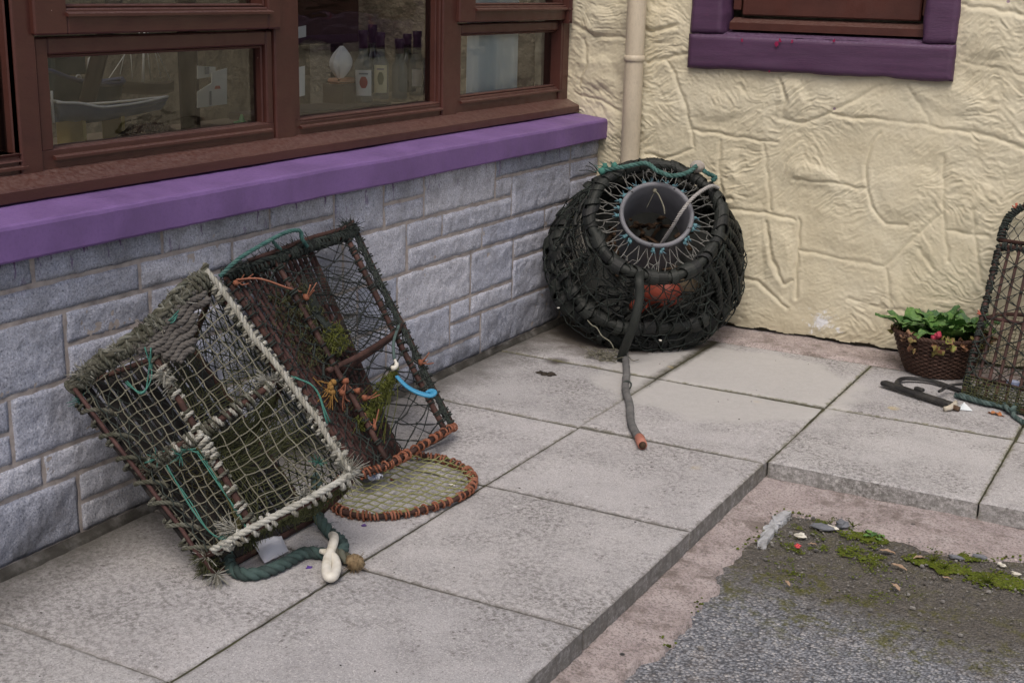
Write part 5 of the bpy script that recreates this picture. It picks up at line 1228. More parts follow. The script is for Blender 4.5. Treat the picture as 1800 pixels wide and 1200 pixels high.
# red float and debris inside
mb = MB(); q = cpt(.205, -1.42, .125); 
mb.blob(q, .060, (1.35,.8,.95), .10, 16, 10); mb.build('float', M_redfl, pc)
mb = MB(); q = cpt(.24, -1.75, .075); mb.blob(q, .035, (1.1,.8,.8), .12, 12, 8); mb.build('float', M_redfl, pc)
mb = MB(); q = cpt(.21, -1.0, .12); mb.blob(q, .05, (1.3,.8,.7), .12, 12, 8); mb.build('brown_float', pm('dirty_tan_foam', [(.09,.07,.045),(.16,.125,.085)], 20, .8, .3), pc)
mb = MB()
for k in range(70):
    a = rnd(0,6.3); r = rnd(0,.17); p = cpt(r*math.cos(a), 0, .02+rnd(-.03,.06))+fC*(r*math.sin(a)+.02); d = V((rnd(-1,1),rnd(-1,1),rnd(-.3,.3))).normalized()
    mb.tube([p-d*rnd(.02,.05), p+V((0,0,rnd(0,.01))), p+d*rnd(.02,.05)], rnd(.006,.012), 6, flat=.6)
mb.build('bark_debris', M_wood, pc)
# floor of the pot: dark base boards
mb = MB(); mb.lathe([(.0,-.036),(.30,-.036),(.30,-.028),(.0,-.028)], cC, 40, eC, fC, nC, close=False); mb.build('base_board', M_rubber, pc, smooth=False)
# ropes
mb = MB(); pr_ = cr([D(1062,300,4.71), D(1078,296,4.69), D(1100,293,4.68), D(1135,287,4.67), D(1155,300,4.63), D(1180,309,4.62), D(1208,304,4.64), D(1224,292,4.67)], 6); mb.rope(pr_, .0085, .05, 3, 6)
mb.rope(cr([D(1236,300,4.67), D(1246,306,4.67), D(1258,312,4.68), D(1252,318,4.67)], 5), .0085, .045, 3, 6); mb.build('teal_rope', M_teal, pc)
mb = MB()
for q in (D(1063,293,4.71), D(1080,291,4.69), D(1058,301,4.71)): mb.blob(q, .013, jit=.25, n=8, m=6); tuft(mb, q, (-.5,-.3,.5), 5, .03, .0015)
mb.build('teal_knot', M_tealb, pc)
mb = MB(); mb.blob(D(1226,293,4.70), .025, (1.1,1,.9), .05, 14, 9); mb.build('cork_float', pm('grey_cork', [(.24,.20,.17),(.36,.33,.30),(.45,.44,.42)], 20, .8, .3), pc)
pw = cr([D(1263,331,4.68), D(1252,327,4.64), D(1236,334,4.61), D(1217,349,4.58), D(1198,372,4.58), D(1180,402,4.63), D(1163,428,4.72), D(1155,442,4.78)], 7)
mb = MB(); mb.rope(pw, .0068, .030, 3, 6); mb.build('white_rope', pm('grey_white_rope', [(.26,.25,.24),(.38,.37,.36),(.47,.46,.45)], 30, .85, .4, 260), pc)
mb = MB(); q = ct+fC*(TR-.016)+nC*(-.01); mb.blob(q, .009, jit=.2); mb.tube(cr([q, q+V((.02,-.01,-.012)), q+V((.045,-.02,-.05)), q+V((.05,-.02,-.075))], 5), .0028, 5); mb.tube(cr([q, q+V((-.01,-.01,-.03)), q+V((-.02,-.02,-.06))], 5), .0012, 4); mb.build('drip_cord', M_greytw, pc)
mb = MB(); sp = cr([D(1126,478,4.53), D(1124,492,4.49), D(1125,520,4.49), D(1117,560,4.50), D(1105,595,4.54), D(1096,618,4.60), D(1091,634,4.63)], 6); mb.tube(sp, .0165, 7, flat=.45); mb.build('hanging_strap', M_rubber, pc)
mb = MB(); mb.tube(cr([D(1033,563,4.66), D(1040,571,4.65), D(1049,576,4.64), D(1058,590,4.62), D(1072,600,4.60), D(1079,612,4.60)], 5), .0022, 5)
mb.build('hanging_cord', M_greytw, pc)
mb = MB()
for q in ((.03,.035),(.0,.02)): pass
for a, b_ in (((1050,305,4.80),(1018,300,4.74)), ((1048,302,4.80),(1030,292,4.76)), ((1055,306,4.80),(1035,285,4.78))): mb.tube(cr([D(*a), (D(*a)+D(*b_))/2+V((0,0,.006)), D(*b_)], 4), .0016, 4)
mb.build('stray_bristles', M_blacktw, pc)
mb = MB()
for q in (D(982,541,4.74), D(1258,500,4.66), D(1161,598,4.55)): mb.blob(q, .004, (1.6,1,.7), .3)
mb.build('paint_specks', M_whpl, pc)
# ---------- fibre tangle, cable, loose things near the pot
mb = MB(); c0 = F(1063,632)
for k in range(34):
    a = rnd(0,6.3); p = c0+V((rnd(-.06,.06), rnd(-.035,.035), .006)); pts = [p]
    for j in range(4): pts.append(pts[-1]+V((rnd(-.03,.03), rnd(-.025,.025), 0))); pts[-1].z = rnd(.003,.028)
    mb.tube(cr(pts, 4), rnd(.0009,.0016), 4)
tag(mb.build('twine_tangle', M_greytw), 'small tangle of pale twine on the slabs in front of the round pot', 'twine')
cb = thing('old_cable', 'stiff grey length of cable with orange taped end lying across the slab joints', 'cable', tuple(F(1105,700)))
kp = cr([F(1098,630)+V((0,0,.018)), F(1101,660)+V((0,0,.016)), F(1099,690)+V((0,0,.014)), F(1106,715)+V((0,0,.014)), F(1108,745)+V((0,0,.014)), F(1115,765)+V((0,0,.014)), F(1124,778)+V((0,0,.014))], 8)
mb = MB(); mb.tube([p+V((.0015*mn.noise(p*60), .0015*mn.noise(p*50+V((3,3,3))), 0)) for p in kp], [.0125+.0016*mn.noise(p*45) for p in kp], 10); mb.build('sheath', pm('dusty_grey_rubber', [(.075,.075,.075),(.14,.14,.14),(.21,.21,.205)], 16, .85, .6, 90, .005), cb)
mb = MB(); e0 = kp[-1]; e1 = F(1129,790)+V((0,0,.014)); mb.tube([e0-(e1-e0)*.15, e0, e0.lerp(e1,.5), e1], [.0135,.0150,.0148,.0140], 12); mb.build('tape', pm('faded_orange_tape', [(.34,.13,.09),(.45,.2,.15)], 30, .6, .3), cb)
mb = MB(); mb.tube([e1, e1+(e1-e0).normalized()*.012], [.011,.007], 10); mb.build('core_end', M_wood, cb)
mb = MB(); p = F(1102,684); mb.ring([p+V((.014*math.cos(a), 0.004*math.sin(a*2), .014+.014*math.sin(a))) for a in np.linspace(0,2*PI,14)[:-1]], .003, 5); mb.build('cable_tie', M_blacktw, cb)
mb = MB(); c0 = F(962,657)
for k in range(16): mb.blob(c0+V((rnd(-.03,.03), rnd(-.02,.02), .002)), rnd(.005,.011), (1.2,1,.35), .3)
tag(mb.build('dirt_crumbs', pm('dark_soil', [(.03,.024,.018),(.06,.05,.04)], 40, .95, .5)), 'little heap of dark dirt on the slab by the corner', 'dirt')

# ================================================================== POT D: creel standing at the right-hand edge
pd_ = thing('lobster_pot', 'brown lobster pot standing upright against the cream wall beside the plant basket', 'lobster pot', (1.75,-.4,0), 'lobster pots set out as decoration')
E0, E1 = V((1.562,-.455,.012)), P(1757,432,'y',-.13); ux = V((.93,-.36,0)).normalized()
WD = .47
def dpt(u, v, dpth=0):      # u across 0..1, v up 0..1, depth behind the slatted face
    dv = (E1-E0); bk = V((.36*.5,.93,0)).normalized()
    return E0+dv*v+V((ux.x*WD*u, ux.y*WD*u*(1-v*.55), 0))+bk*(dpth*(1-.62*v))
def drod(pts, r, nm, mt, w=.0025):
    mb = MB(); mb.tube(cr([p+V((rnd(-w,w),rnd(-w,w),rnd(-w,w))) for p in pts], 5), r, 8); return mb.build(nm, mt, pd_)
for u in (0, 1): drod([dpt(u,0),dpt(u,.33),dpt(u,.66),dpt(u,1)], .0085, 'rod', M_redrod)
for v, r in ((0,.008),(.13,.006),(.52,.006),(1,.0085)): drod([dpt(0,v),dpt(.33,v),dpt(.66,v),dpt(1,v)], r, 'cross_bar', M_rust if v in (0,1) else M_slatB)
dsl = []
for k in range(1, 13):
    u = k/13; p = [dpt(u,.0),dpt(u,.33)+V((rnd(-.003,.003),0,0)),dpt(u,.66)+V((rnd(-.003,.003),0,0)),dpt(u,1)]; dsl.append(cr(p,5)); drod(p, .0052, 'slat', M_redrod, .001)
def arch(v, n=9):
    return [dpt(.5-.5*math.cos(PI*t), v, .30*math.sin(PI*t)**.7) for t in np.linspace(0,1,n)]
for v in (.02,.5,.97):
    mb = MB(); mb.tube(cr(arch(v), 4), .007, 7); mb.build('hoop', M_rust, pd_)
mb = MB(); net(mb, lambda u, v: dpt(u,v)+V((-.004,-.010,.004)), 10, 18, .0020, 4, 'dia', .18, .22, 2.0); mb.build('front_net', M_blacktw, pd_)
mb = MB(); net(mb, lambda u, v: dpt(.5-.5*math.cos(PI*u), v, .30*math.sin(PI*u)**.7), 14, 15, .0015, 4, 'dia', .18, .22, 1.8); mb.build('rear_net', M_blacktw, pd_)
mb = MB(); net(mb, lambda u, v: dpt(u,v*.14)+V((-.006,-.012-.02*math.sin(PI*v),.0)), 30, 9, .0014, 4, 'sq', .2, .25, 1.6); mb.build('lower_net', M_dkolive, pd_)
mb = MB(); net(mb, lambda u, v: dpt(u,.13+v*.38,.06+.12*math.sin(PI*u)), 30, 14, .0010, 4, 'sq', .2, .3, 0); mb.build('funnel_net', M_dkolive, pd_)
mb = MB(); net(mb, lambda u, v: dpt(u,.02,.0).lerp(dpt(u,.05,.28*math.sin(PI*u)**.7), v), 22, 8, .0013, 4, 'sq', .2, .25, 1.6); mb.build('end_net', M_blacktw, pd_)
mb = MB(); wraps(mb, [dpt(0,v) for v in np.linspace(0,1,30)], .0105, .0035, 30); wraps(mb, [dpt(u,1) for u in np.linspace(0,1,20)], .0115, .0045, 24); wraps(mb, [dpt(u,0) for u in np.linspace(0,1,20)], .0115, .0045, 20); mb.build('black_lacing', M_blacktw, pd_)
# D-shaped top door pushed back against the wall
T0, T1 = dpt(0,1)+V((0,.004,.018)), dpt(1,1)+V((0,.004,.018))
tdu = (T1-T0); tp = [T0, T0+V((.004,.045,.055)), T0+tdu*.07+V((0,.066,.098)), T0+tdu*.22+V((0,.072,.128)), T0+tdu*.5+V((0,.075,.140)), T0+tdu*.78+V((0,.072,.128)), T0+tdu*.93+V((0,.066,.098)), T1+V((-.004,.045,.055)), T1]
tpath = cr(tp, 6); 
mb = MB(); mb.tube(tpath, .0085, 8); mb.tube([T0,T1], .0075, 8); td = mb.build('top_door', M_rust, pd_)
def tS(u, v): 
    p = curve_at(tpath, u); return (T0+tdu*(.04+.92*min(1,max(0,(p-T0).dot(tdu)/tdu.length_squared)))).lerp(p, v)
mb = MB(); net(mb, tS, 22, 5, .0015, 4, 'dia', .2, .25, 1.9); mb.build('door_net', M_blacktw, td)
mb = MB(); wraps(mb, tpath, .0115, .0038, 46); mb.build('door_lacing', M_blacktw, td)
mb = MB()
for p, d in ((dpt(0,.52),(-.5,-.2,.9)), (tp[2],(-.3,-.3,.8))):
    for _ in range(4): mb.tube([p, p+(V(d)+V((rnd(-.4,.4),rnd(-.4,.4),rnd(-.4,.4))))*.022], .0025, 4)
mb.build('orange_tie', pm('bright_orange_twine', [(.40,.11,.07),(.50,.18,.13)], 30, .8, .2), pd_)
mb = MB(); mb.rope(cr([dpt(-.06,.0)+V((0,-.02,.0)), dpt(.2,.01)+V((0,-.03,0)), F(1770,716)+V((0,0,.014)), F(1764,722)+V((0,0,.02)), F(1776,732)+V((0,0,.02)), F(1785,724)+V((0,0,.028)), F(1780,734)+V((0,0,.012)), F(1800,748)+V((0,0,.010)), F(1830,762)+V((0,0,.010))], 7), .0085, .042, 3, 6)
mb.build('tail_rope', M_tealdk, pd_)
mb = MB(); mb.rope(cr([F(1697,703)+V((-.02,-.01,.02)), dpt(.12,.02)+V((0,-.02,-.005)), dpt(.4,.015)+V((0,-.022,-.005))], 8), .007, .04, 3, 5); mb.build('green_cord', M_tealdk, pd_)
mb = MB(); c0 = dpt(.28,.1,.08); mb.box(c0, .04, .02, .03, None, .004); tag(mb.build('blue_wrapper', pm('blue_white_wrapper', [(.10,.18,.45),(.65,.68,.75)], 40, .4, .1), smooth=False), 'scrap of blue and white wrapper caught inside the right-hand creel', 'litter')

# ================================================================== PLANT BASKET
bk = thing('plant_basket', 'dark wicker basket of green primula plants against the cream wall', 'basket', (1.42,-.17,0))
BC = V((1.418,-.172,0)); BH = .142
M_wick = pm('dark_wicker', [(.022,.012,.009),(.055,.028,.02),(.09,.05,.036)], 50, .6, .4, 200, isl=[(.02,.011,.008),(.05,.025,.018),(.085,.045,.032),(.035,.018,.013)])
def br(z): t = z/BH; return .098+.058*t**.75
mb = MB(); NSK = 26; rows = 19
for k in range(rows):
    z = .006+(BH-.008)*k/(rows-1); r = br(z); pts = []
    for i in range(NSK*2):
        a = 2*PI*i/(NSK*2); s = 1 if ((i//1)+k) % 2 else -1
        pts.append(BC+V(((r+.0036*s)*math.cos(a), (r+.0036*s)*math.sin(a), z+rnd(-.0012,.0012))))
    mb.ring(pts, .0042, 6)
mb.build('woven_side', M_wick, bk)
mb = MB()
for i in range(NSK):
    a = 2*PI*(i*2+.5)/(NSK*2); mb.tube([BC+V((br(z)*math.cos(a), br(z)*math.sin(a), z)) for z in np.linspace(.003,BH+.004,6)], .0038, 5)
mb.build('stake', M_wick, bk); bpy.data.objects['stake']['kind'] = 'stuff' if False else 'thing'; del bpy.data.objects['stake']['kind']
mb = MB(); rim = [BC+V((br(BH)*math.cos(a), br(BH)*math.sin(a), BH+.003)) for a in np.linspace(0,2*PI,60)[:-1]]; mb.rope(rim+[rim[0]], .009, .045, 3, 6); mb.build('rim', M_wick, bk)
mb = MB(); mb.grid(lambda u, v: BC+V((br(BH-.02)*.97*v*math.cos(2*PI*u), br(BH-.02)*.97*v*math.sin(2*PI*u), BH-.022+.008*mn.noise(V((u*9,v*5,2))))), 30, 8); mb.build('soil', pm('potting_soil', [(.02,.013,.009),(.05,.035,.025)], 60, .95, .6), bk)
mb = MB(); mb.lathe([(0,.002),(.098,.002),(.098,.006),(0,.006)], BC, 26, close=False); mb.build('base', M_wick, bk)
def mleaf(name, cols, sp=.4):
    m, nt, b, o = newmat(name); g = N(nt)
    ic = g.ramp(g.island(), [(i/(len(cols)-1), c) for i, c in enumerate(cols)])
    c = g.mix(g.ramp(g.noise(45, 4), [(.35, 0), (.7, .45)]), ic, g.mix(1, ic, (.55,.62,.45), 'MULTIPLY'))
    nt.links.new(c, b.inputs['Base Color']); b.inputs['Roughness'].default_value = .5; b.inputs['Specular IOR Level'].default_value = sp
    b.inputs['Subsurface Weight'].default_value = 0
    nt.links.new(g.bump(g.noise(160, 4), .5, .004), b.inputs['Normal']); return m
M_leaf = mleaf('primula_leaf', [(.05,.125,.04),(.075,.17,.045),(.11,.225,.055),(.15,.27,.075),(.05,.11,.06)])
M_dead = mleaf('withered_leaf', [(.13,.06,.035),(.28,.14,.095),(.34,.20,.14),(.22,.24,.06),(.18,.08,.05)], .2)
def leaf(mb, base, az, el, L, W, curl=.5, wav=.006, th=.0006):
    d = V((math.cos(az), math.sin(az), 0)); sd2 = V((-math.sin(az), math.cos(az), 0)); nu, nv = 6, 10; e = el; p = V(base); spine = [p.copy()]
    for j in range(nv):
        p = p+(d*math.cos(e)+UP*math.sin(e))*(L/nv); e -= curl/nv*(1+j*.12); spine.append(p.copy())
    ph = rnd(0,6); vs = []
    for j, q in enumerate(spine):
        t = j/nv; w = W*(math.sin(PI*min(1, t**.8*.93+.05)))**.75*(.25+.75*min(1,t*2.2))
        tg = (spine[min(j+1,nv)]-spine[max(j-1,0)]).normalized(); nn = sd2.cross(tg)*-1
        for i in range(nu+1):
            s = i/nu*2-1; vs.append(q+sd2*(w*s)+nn*(.22*w*abs(s)-.10*w+wav*math.sin(t*16+ph+s*2.2)*abs(s)))
    k = len(vs); W2 = nu+1; vs += [v-UP*th for v in vs]
    fs = [(j*W2+i, j*W2+i+1, (j+1)*W2+i+1, (j+1)*W2+i) for j in range(nv) for i in range(nu)]
    mb.add(vs, fs+[tuple(k+x for x in f[::-1]) for f in fs])
NLF = 58; plants = [(-.085,-.02),(.02,-.055),(.07,.03),(-.02,.05)]
for q, (ax, ay) in enumerate(plants):
    pl = None; mb = MB()
    for k in range(15):
        az = k*2.4+rnd(-.3,.3); ring_ = k/15
        leaf(mb, BC+V((ax+.012*math.cos(az), ay+.012*math.sin(az), BH-.025)), az, 1.35-.65*ring_+rnd(-.1,.1), rnd(.115,.155)*(.85+.25*ring_), rnd(.028,.040), rnd(.5,1.3))
    o = tag(mb.build('primula_plant', M_leaf), ['primula plant at the left of the wicker basket', 'primula plant at the front of the wicker basket', 'primula plant at the right of the wicker basket', 'primula plant at the back of the wicker basket by the wall'][q], 'plant', 'primula plants in the basket')
mb = MB()
for k in range(11):
    az = [-2.7,-2.2,-1.9,-1.6,-1.35,-1.2,-.9,-.6,-.35,-.1,.2,.5,-.25,-1.75,3.0][k]+rnd(-.1,.1)
    rr = br(BH)*rnd(.80,.97); leaf(mb, BC+V((rr*math.cos(az), rr*math.sin(az), BH+.008)), az+rnd(-1.1,1.1), rnd(-.1,.7), rnd(.04,.10), rnd(.014,.026), rnd(1.2,2.9), .011)
mb.build('withered_foliage', M_dead, bk)
mb = MB(); c0 = BC+V((.012,-.150,BH+.022))
for k in range(7): mb.blob(c0+V((rnd(-.009,.009),rnd(-.006,.006),rnd(-.009,.009))), rnd(.006,.010), jit=.3)
mb.build('red_bud', pm('crimson_bud', [(.30,.02,.05),(.45,.06,.10)], 60, .6, .2), bk)

# ================================================================== black fittings on the slabs
a, b_ = F(1550,680), F(1672,720); ax = (b_-a).normalized(); sd3 = V((-ax.y, ax.x, 0)); t = thing('black_bar', 'black flat bar with a small lug lying on the slabs before the basket', 'metal bar', tuple((a+b_)/2))
M_blk = pm('flaking_black_paint', [(.012,.012,.013),(.028,.028,.029),(.07,.066,.06)], 22, .55, .4, 90)
mb = MB(); mb.box((a+b_)/2+V((0,0,.016)), (b_-a).length, .030, .016, (ax, sd3, UP), .005); mb.build('bar', M_blk, t, smooth=False)
mb = MB(); q = a.lerp(b_,.5)+sd3*.014; mb.box(q+V((0,0,.028)), .034, .018, .012, (ax, sd3, UP), .003); mb.build('lug', M_blk, t, smooth=False)
mb = MB(); mb.tube(cr([a.lerp(b_,.93)+V((0,0,.012)), b_+V((.012,-.01,.012)), b_+ax*.03+V((0,0,.01))], 5), .009, 8); mb.build('end_sleeve', M_wood, t)
mb = MB(); pth = cr([F(1690,692)+V((0,0,.010)), F(1640,676)+V((0,0,.012)), F(1600,672)+V((0,0,.014)), F(1581,674)+V((0,0,.014)), F(1577,680)+V((0,0,.010)), F(1584,682)+V((0,0,.006))], 7); mb.tube(pth, .010, 7, flat=.6)
tag(mb.build('rubber_strap', M_blk), 'black rubber strap curled behind the black bar at the basket foot', 'strap')
mb = MB(); mb.tube(cr([F(1694,700)+V((0,0,.05)), F(1668,695)+V((0,0,.035)), F(1650,702)+V((0,0,.028))], 5), .008, 6, flat=.6); mb.build('strap_end', M_blk, t)
mb = MB(); mb.tube(cr([F(1659,724)+V((0,0,.010)), F(1668,723)+V((0,0,.012)), F(1676,719)+V((0,0,.014)), F(1679,714)+V((0,0,.014))], 5), [.008]*5+[.009]*8+[.007]*3, 9); tag(mb.build('plastic_toggle', pm('dirty_white_plastic', [(.40,.36,.28),(.60,.56,.48)], 30, .5, .1)), 'small off-white toggle at the end of the black bar', 'toggle')
c0 = F(1692,721); mb = MB(); mb.add([c0+V(p) for p in ((-.018,.014,.006),(-.010,-.012,.004),(.032,-.004,.005),(.0,.012,.024),(-.004,-.002,.001))], [(0,1,3),(1,2,3),(0,3,2),(0,4,1),(1,4,2),(0,2,4)]); tag(mb.build('foil_scrap', pm('pale_foil', [(.55,.62,.66),(.7,.75,.78)], 40, .35, .3), smooth=False), 'crumpled pale foil scrap beside the small toggle', 'litter')
mb = MB(); leaf(mb, F(1736,727)+V((0,0,.004)), -.2, .3, .055, .012, .6, .004); tag(mb.build('dead_leaf', pm('orange_leaf', [(.36,.13,.05),(.45,.2,.09)], 40, .6, .2)), 'curled orange leaf in front of the right-hand creel', 'leaf', 'dead leaves on the ground')

# ================================================================== thick tail rope, toggle and litter by the front pot
tr = thing('rope_tail', 'thick teal rope looped on the slabs under the front lobster pot, with a frayed end', 'rope', tuple(F(520,990)))
z1 = V((0,0,.015))
rp = cr([F(566,868)+V((0,-.02,.055)), F(557,905)+V((0,0,.045)), F(560,930)+V((0,0,.034)), F(580,946)+z1, F(599,960)+z1, F(603,975)+z1, F(588,986)+z1, F(560,982)+z1, F(535,982)+z1, F(512,994)+z1, F(480,1010)+z1, F(450,1019)+z1, F(425,1019)+z1, F(407,1008)+z1, F(402,992)+z1, F(410,978)+V((0,0,.022)), F(428,972)+V((0,0,.035)), F(442,970)+V((0,0,.045))], 8)
mb = MB(); mb.rope(rp, .0148, .066, 3, 7)
for q in rp[::3]:
    tuft(mb, q+V((rnd(-.008,.008),rnd(-.008,.008),.008)), (rnd(-1,1),rnd(-1,1),.5), 5, .014, .0006, .9)
mb.build('laid_rope', M_tealdk, tr)
mb = MB(); mb.rope(cr([F(588,986)+V((0,0,.022)), F(604,992)+V((0,0,.02)), F(614,996)+V((0,0,.018))], 6), .014, .06, 3, 6); c0 = F(624,1001)+V((0,0,.018)); mb.build('rope_end', M_mudrope, tr)
mb = MB(); mb.blob(c0, .021, (1.1,1,.85), .15, 10, 7); tuft(mb, c0, (.5,-.6,.1), 120, .030, .0009, 1.0); mb.build('frayed_end', pm('rusty_brown_fibre', [(.10,.065,.035),(.22,.16,.09),(.30,.24,.15)], 40, .9, .3), tr)
hp = cr([F(584,965)+V((0,0,.035)), F(588,972)+V((0,0,.040)), F(585,985)+V((0,0,.036)), F(577,998)+V((0,0,.024)), F(574,1012)+V((0,0,.018)), F(577,1024)+V((0,0,.016)), F(586,1024)+V((0,0,.016)), F(592,1010)+V((0,0,.018)), F(590,1000)+V((0,0,.022)), F(584,994)+V((0,0,.026))], 7)
t = thing('white_hook', 'white plastic rope hook resting on the thick teal rope', 'hook', tuple(F(580,1000)))
mb = MB(); n = len(hp); mb.tube(hp, [.0098+.002*math.sin(PI*i/n) for i in range(n)], 12); mb.build('shank', M_whpl, t)
mb = MB(); q = F(575,990)+V((0,0,.028)); mb.tube([q, q+V((-.016,-.006,.002))], [.009,.005], 8); mb.build('barb', M_whpl, t)
# rounded white tile-like packet
q = [F(444,975), F(495,962), F(508,977), F(465,998)]; c0 = sum(q, V((0,0,0)))/4; mb = MB()
def pk(u, v, top):
    p = q[0].lerp(q[1], u).lerp(q[3].lerp(q[2], u), v); e = (1-abs(2*u-1)**3)*(1-abs(2*v-1)**3); p = c0+(p-c0)*(1.0); p.z = .012+(.016*e if top else -.008*e)+.02*(1-v)*.9+.0015*mn.noise(V((u*5,v*5,1))); return p
mb.grid(lambda u, v: pk(u, v, True), 18, 18); mb.grid(lambda u, v: pk(v, u, False), 18, 18)
tag(mb.build('white_packet', pm('bluish_white_plastic', [(.56,.58,.66),(.68,.70,.76)], 12, .4, .15, 40)), 'white square packet lying inside the loop of teal rope', 'packet')
def scrap(px, py, r, mat, name, label, cat, z=.0, sq=(1,1,.4), group=None):
    c = F(px, py, z); mb = MB(); mb.blob((c.x,c.y,z+r*sq[2]*.8), r, sq, .4, 7, 5); return tag(mb.build(name, mat, smooth=False), label, cat, group)
M_bw = pm('blue_white_paper', [(.12,.22,.55),(.66,.70,.80),(.75,.77,.82)], 60, .5, .2)
c0 = F(652,849); mb = MB(); mb.grid(lambda u, v: c0+V((.055*(u-.5)+.008*mn.noise(V((u*4,v*4,1))), .034*(v-.5)+.008*mn.noise(V((u*4,v*4,5))), .022+.014*mn.noise(V((u*3.3,v*3.3,9))))), 12, 10); tag(mb.build('crumpled_wrapper', M_bw, smooth=False), 'crumpled blue and white wrapper on the open pot door', 'litter')
scrap(543,998,.007,pm('purple_scrap_plastic',[(.07,.03,.22),(.10,.05,.28)],30,.4,0),'purple_scrap','tiny purple scrap between rope loop and white hook','litter')
scrap(640,924,.006,pm('violet_scrap_plastic',[(.09,.05,.20),(.14,.09,.26)],30,.4,0),'violet_scrap','tiny violet scrap at the edge of the orange laced door','litter')
scrap(690,843,.006,M_red,'red_scrap','tiny red scrap on the open pot door','litter')
scrap(795,853,.007,M_whpl,'shell_chip','white chip near the right rim of the open pot door','shell',sq=(1.3,.7,.4))

# ================================================================== things on the road
pl = [F(*p, -.055) for p in ((1333,952),(1343,928),(1352,921),(1360,906),(1380,897),(1391,899),(1386,912),(1370,921),(1362,934),(1352,943),(1345,956))]
c0 = sum(pl, V((0,0,0)))/len(pl); pl = [p+V((.006*mn.noise(p*60), .006*mn.noise(p*60+V((5,5,5))), 0)) for p in resample(pl+[pl[0]], .009)[:-1]]; mb = MB(); n = len(pl); vs = [p+V((rnd(-.004,.004),rnd(-.004,.004),.001+rnd(-.002,.003))) for p in pl]+[c0+(p-c0)*1.04+V((0,0,-.03)) for p in pl]+[c0+V((0,0,.006))]
mb.add(vs, [(i, (i+1) % n, 2*n) for i in range(n)]+[(n+i, n+(i+1) % n, (i+1) % n, i) for i in range(n)])
tag(mb.build('plaster_chunk', pm('grey_white_plaster', [(.26,.26,.26),(.44,.455,.475),(.54,.555,.58)], 30, .9, .9, 90, .006), smooth=False), 'ragged pale chunk of broken plaster at the road corner', 'plaster')
RZ = -.058
for k, (px, py, s, lb) in enumerate(((1407,943,.013,'white shell chip nearest the plaster chunk'), (1462,929,.013,'long white shell chip beside the flat grey stone'), (1760,994,.010,'upper white shell chip near the right edge of the moss'), (1785,1010,.011,'lower white shell chip near the right edge of the moss'))):
    scrap(px, py, s, M_whpl, 'shell_chip', lb, 'shell', RZ, (1.2,.8,.4))
scrap(1402,962,.010,pm('red_white_wrapper',[(.55,.04,.06),(.62,.10,.10)],60,.5,0),'red_wrapper','small red wrapper scrap on the mossy road corner','litter',RZ,(.8,.6,.6))
M_st = pm('blue_grey_stone', [(.13,.14,.16),(.22,.23,.255)], 30, .85, .4)
for px, py, s, sq, lb in ((1446,928,.024,(1.3,.7,.3),'flat blue-grey stone beside the long shell chip'), (1480,926,.017,(1,.9,.8),'dark round pebble just right of the long shell chip'), (1680,980,.012,(1.5,.6,.4),'flat grey stone at the mossy kerb edge'), (1722,979,.013,(1.4,.6,.4),'flat grey stone furthest right along the kerb edge')):
    c = F(px, py, RZ); mb = MB(); mb.blob((c.x,c.y,RZ+s*sq[2]*.5), s, sq, .2, 9, 6); tag(mb.build('loose_stone', M_st, smooth=False), lb, 'stone')
M_dl = pm('dry_tan_leaf', [(.30,.20,.13),(.42,.31,.22)], 50, .8, .2)
for px, py, az, L, lb in ((1420,957,.6,.03,'small tan leaf right of the red wrapper'), (1545,968,.3,.05,'split tan leaf in the middle of the moss'), (1565,992,-.1,.05,'narrow tan leaf lying below the split leaf'), (1605,982,.9,.045,'pale curled leaf at the left end of the bright moss'), (1655,1016,.4,.03,'small brown leaf beside the bright moss'), (1567,1026,-.7,.04,'pale straw-like leaf on the grey asphalt'), (1380,1021,-.8,.03,'thin pale straw leaf at the asphalt edge')):
    c = F(px, py, RZ); mb = MB(); leaf(mb, (c.x,c.y,RZ+.003), az, .15, L*.85, L*.15, .5, .0009); tag(mb.build('dead_leaf', M_dl), lb, 'leaf', 'dead leaves on the ground')
# green seedlings
for px, py, lb in ((1537,942,'green seedling at the foot of the pink kerb concrete'),):
    c = F(px, py, RZ); mb = MB()
    for k in range(5): leaf(mb, (c.x+rnd(-.01,.01),c.y+rnd(-.006,.006),RZ), k*1.3, .5, .026, .008, .6, .001)
    tag(mb.build('seedling', M_leaf), lb, 'plant')
# moss, grit and grass as uncountable cover
def road_z(x, y): return -.070+.010*max(0, min(1, (y+2.05)/.4))
edge_road = E2
def inside_road(p):
    best = min(edge_road[::3], key=lambda q: (q-p).length); return (p.x > best.x or p.y < best.y-.004) and True
mb = MB(); mp = [((1600,985),(1800,1026),.018,2600,1), ((1400,962),(1620,985),.040,1800,.8), ((1385,935),(1470,918),.022,500,.7), ((1490,935),(1560,950),.014,500,1), ((1690,975),(1730,978),.010,500,1), ((1380,1000),(1560,1020),.05,700,.7)]
for (a, b_, sp, n, s) in mp:
    pa_, pb_ = F(*a, RZ), F(*b_, RZ)
    for _ in range(n):
        p = pa_.lerp(pb_, rnd(0,1)); p = p+V((R_.gauss(0,sp), R_.gauss(0,sp), 0))
        if mn.noise(p*14)+.6*mn.noise(p*37) < (-.16 if sp < .03 else .14) or not inside_road(p): continue
        for j in range(2): mb.blob((p.x+rnd(-.006,.006), p.y+rnd(-.006,.006), road_z(p.x,p.y)+.0008), rnd(.0014,.0036)*s, (1.1,1.1,.4), .4, 5, 3)
for q in E2[::2]:           # crumbs of dark moss along the broken concrete edge
    if q.y > -1.5 and q.x > 2.4: continue
    if mn.noise(q*9) > .22:
        for j in range(3): mb.blob((q.x+R_.gauss(0,.010), q.y+R_.gauss(0,.010), RZ+.003), rnd(.0015,.0045), (1,1,.7), .4, 5, 3)
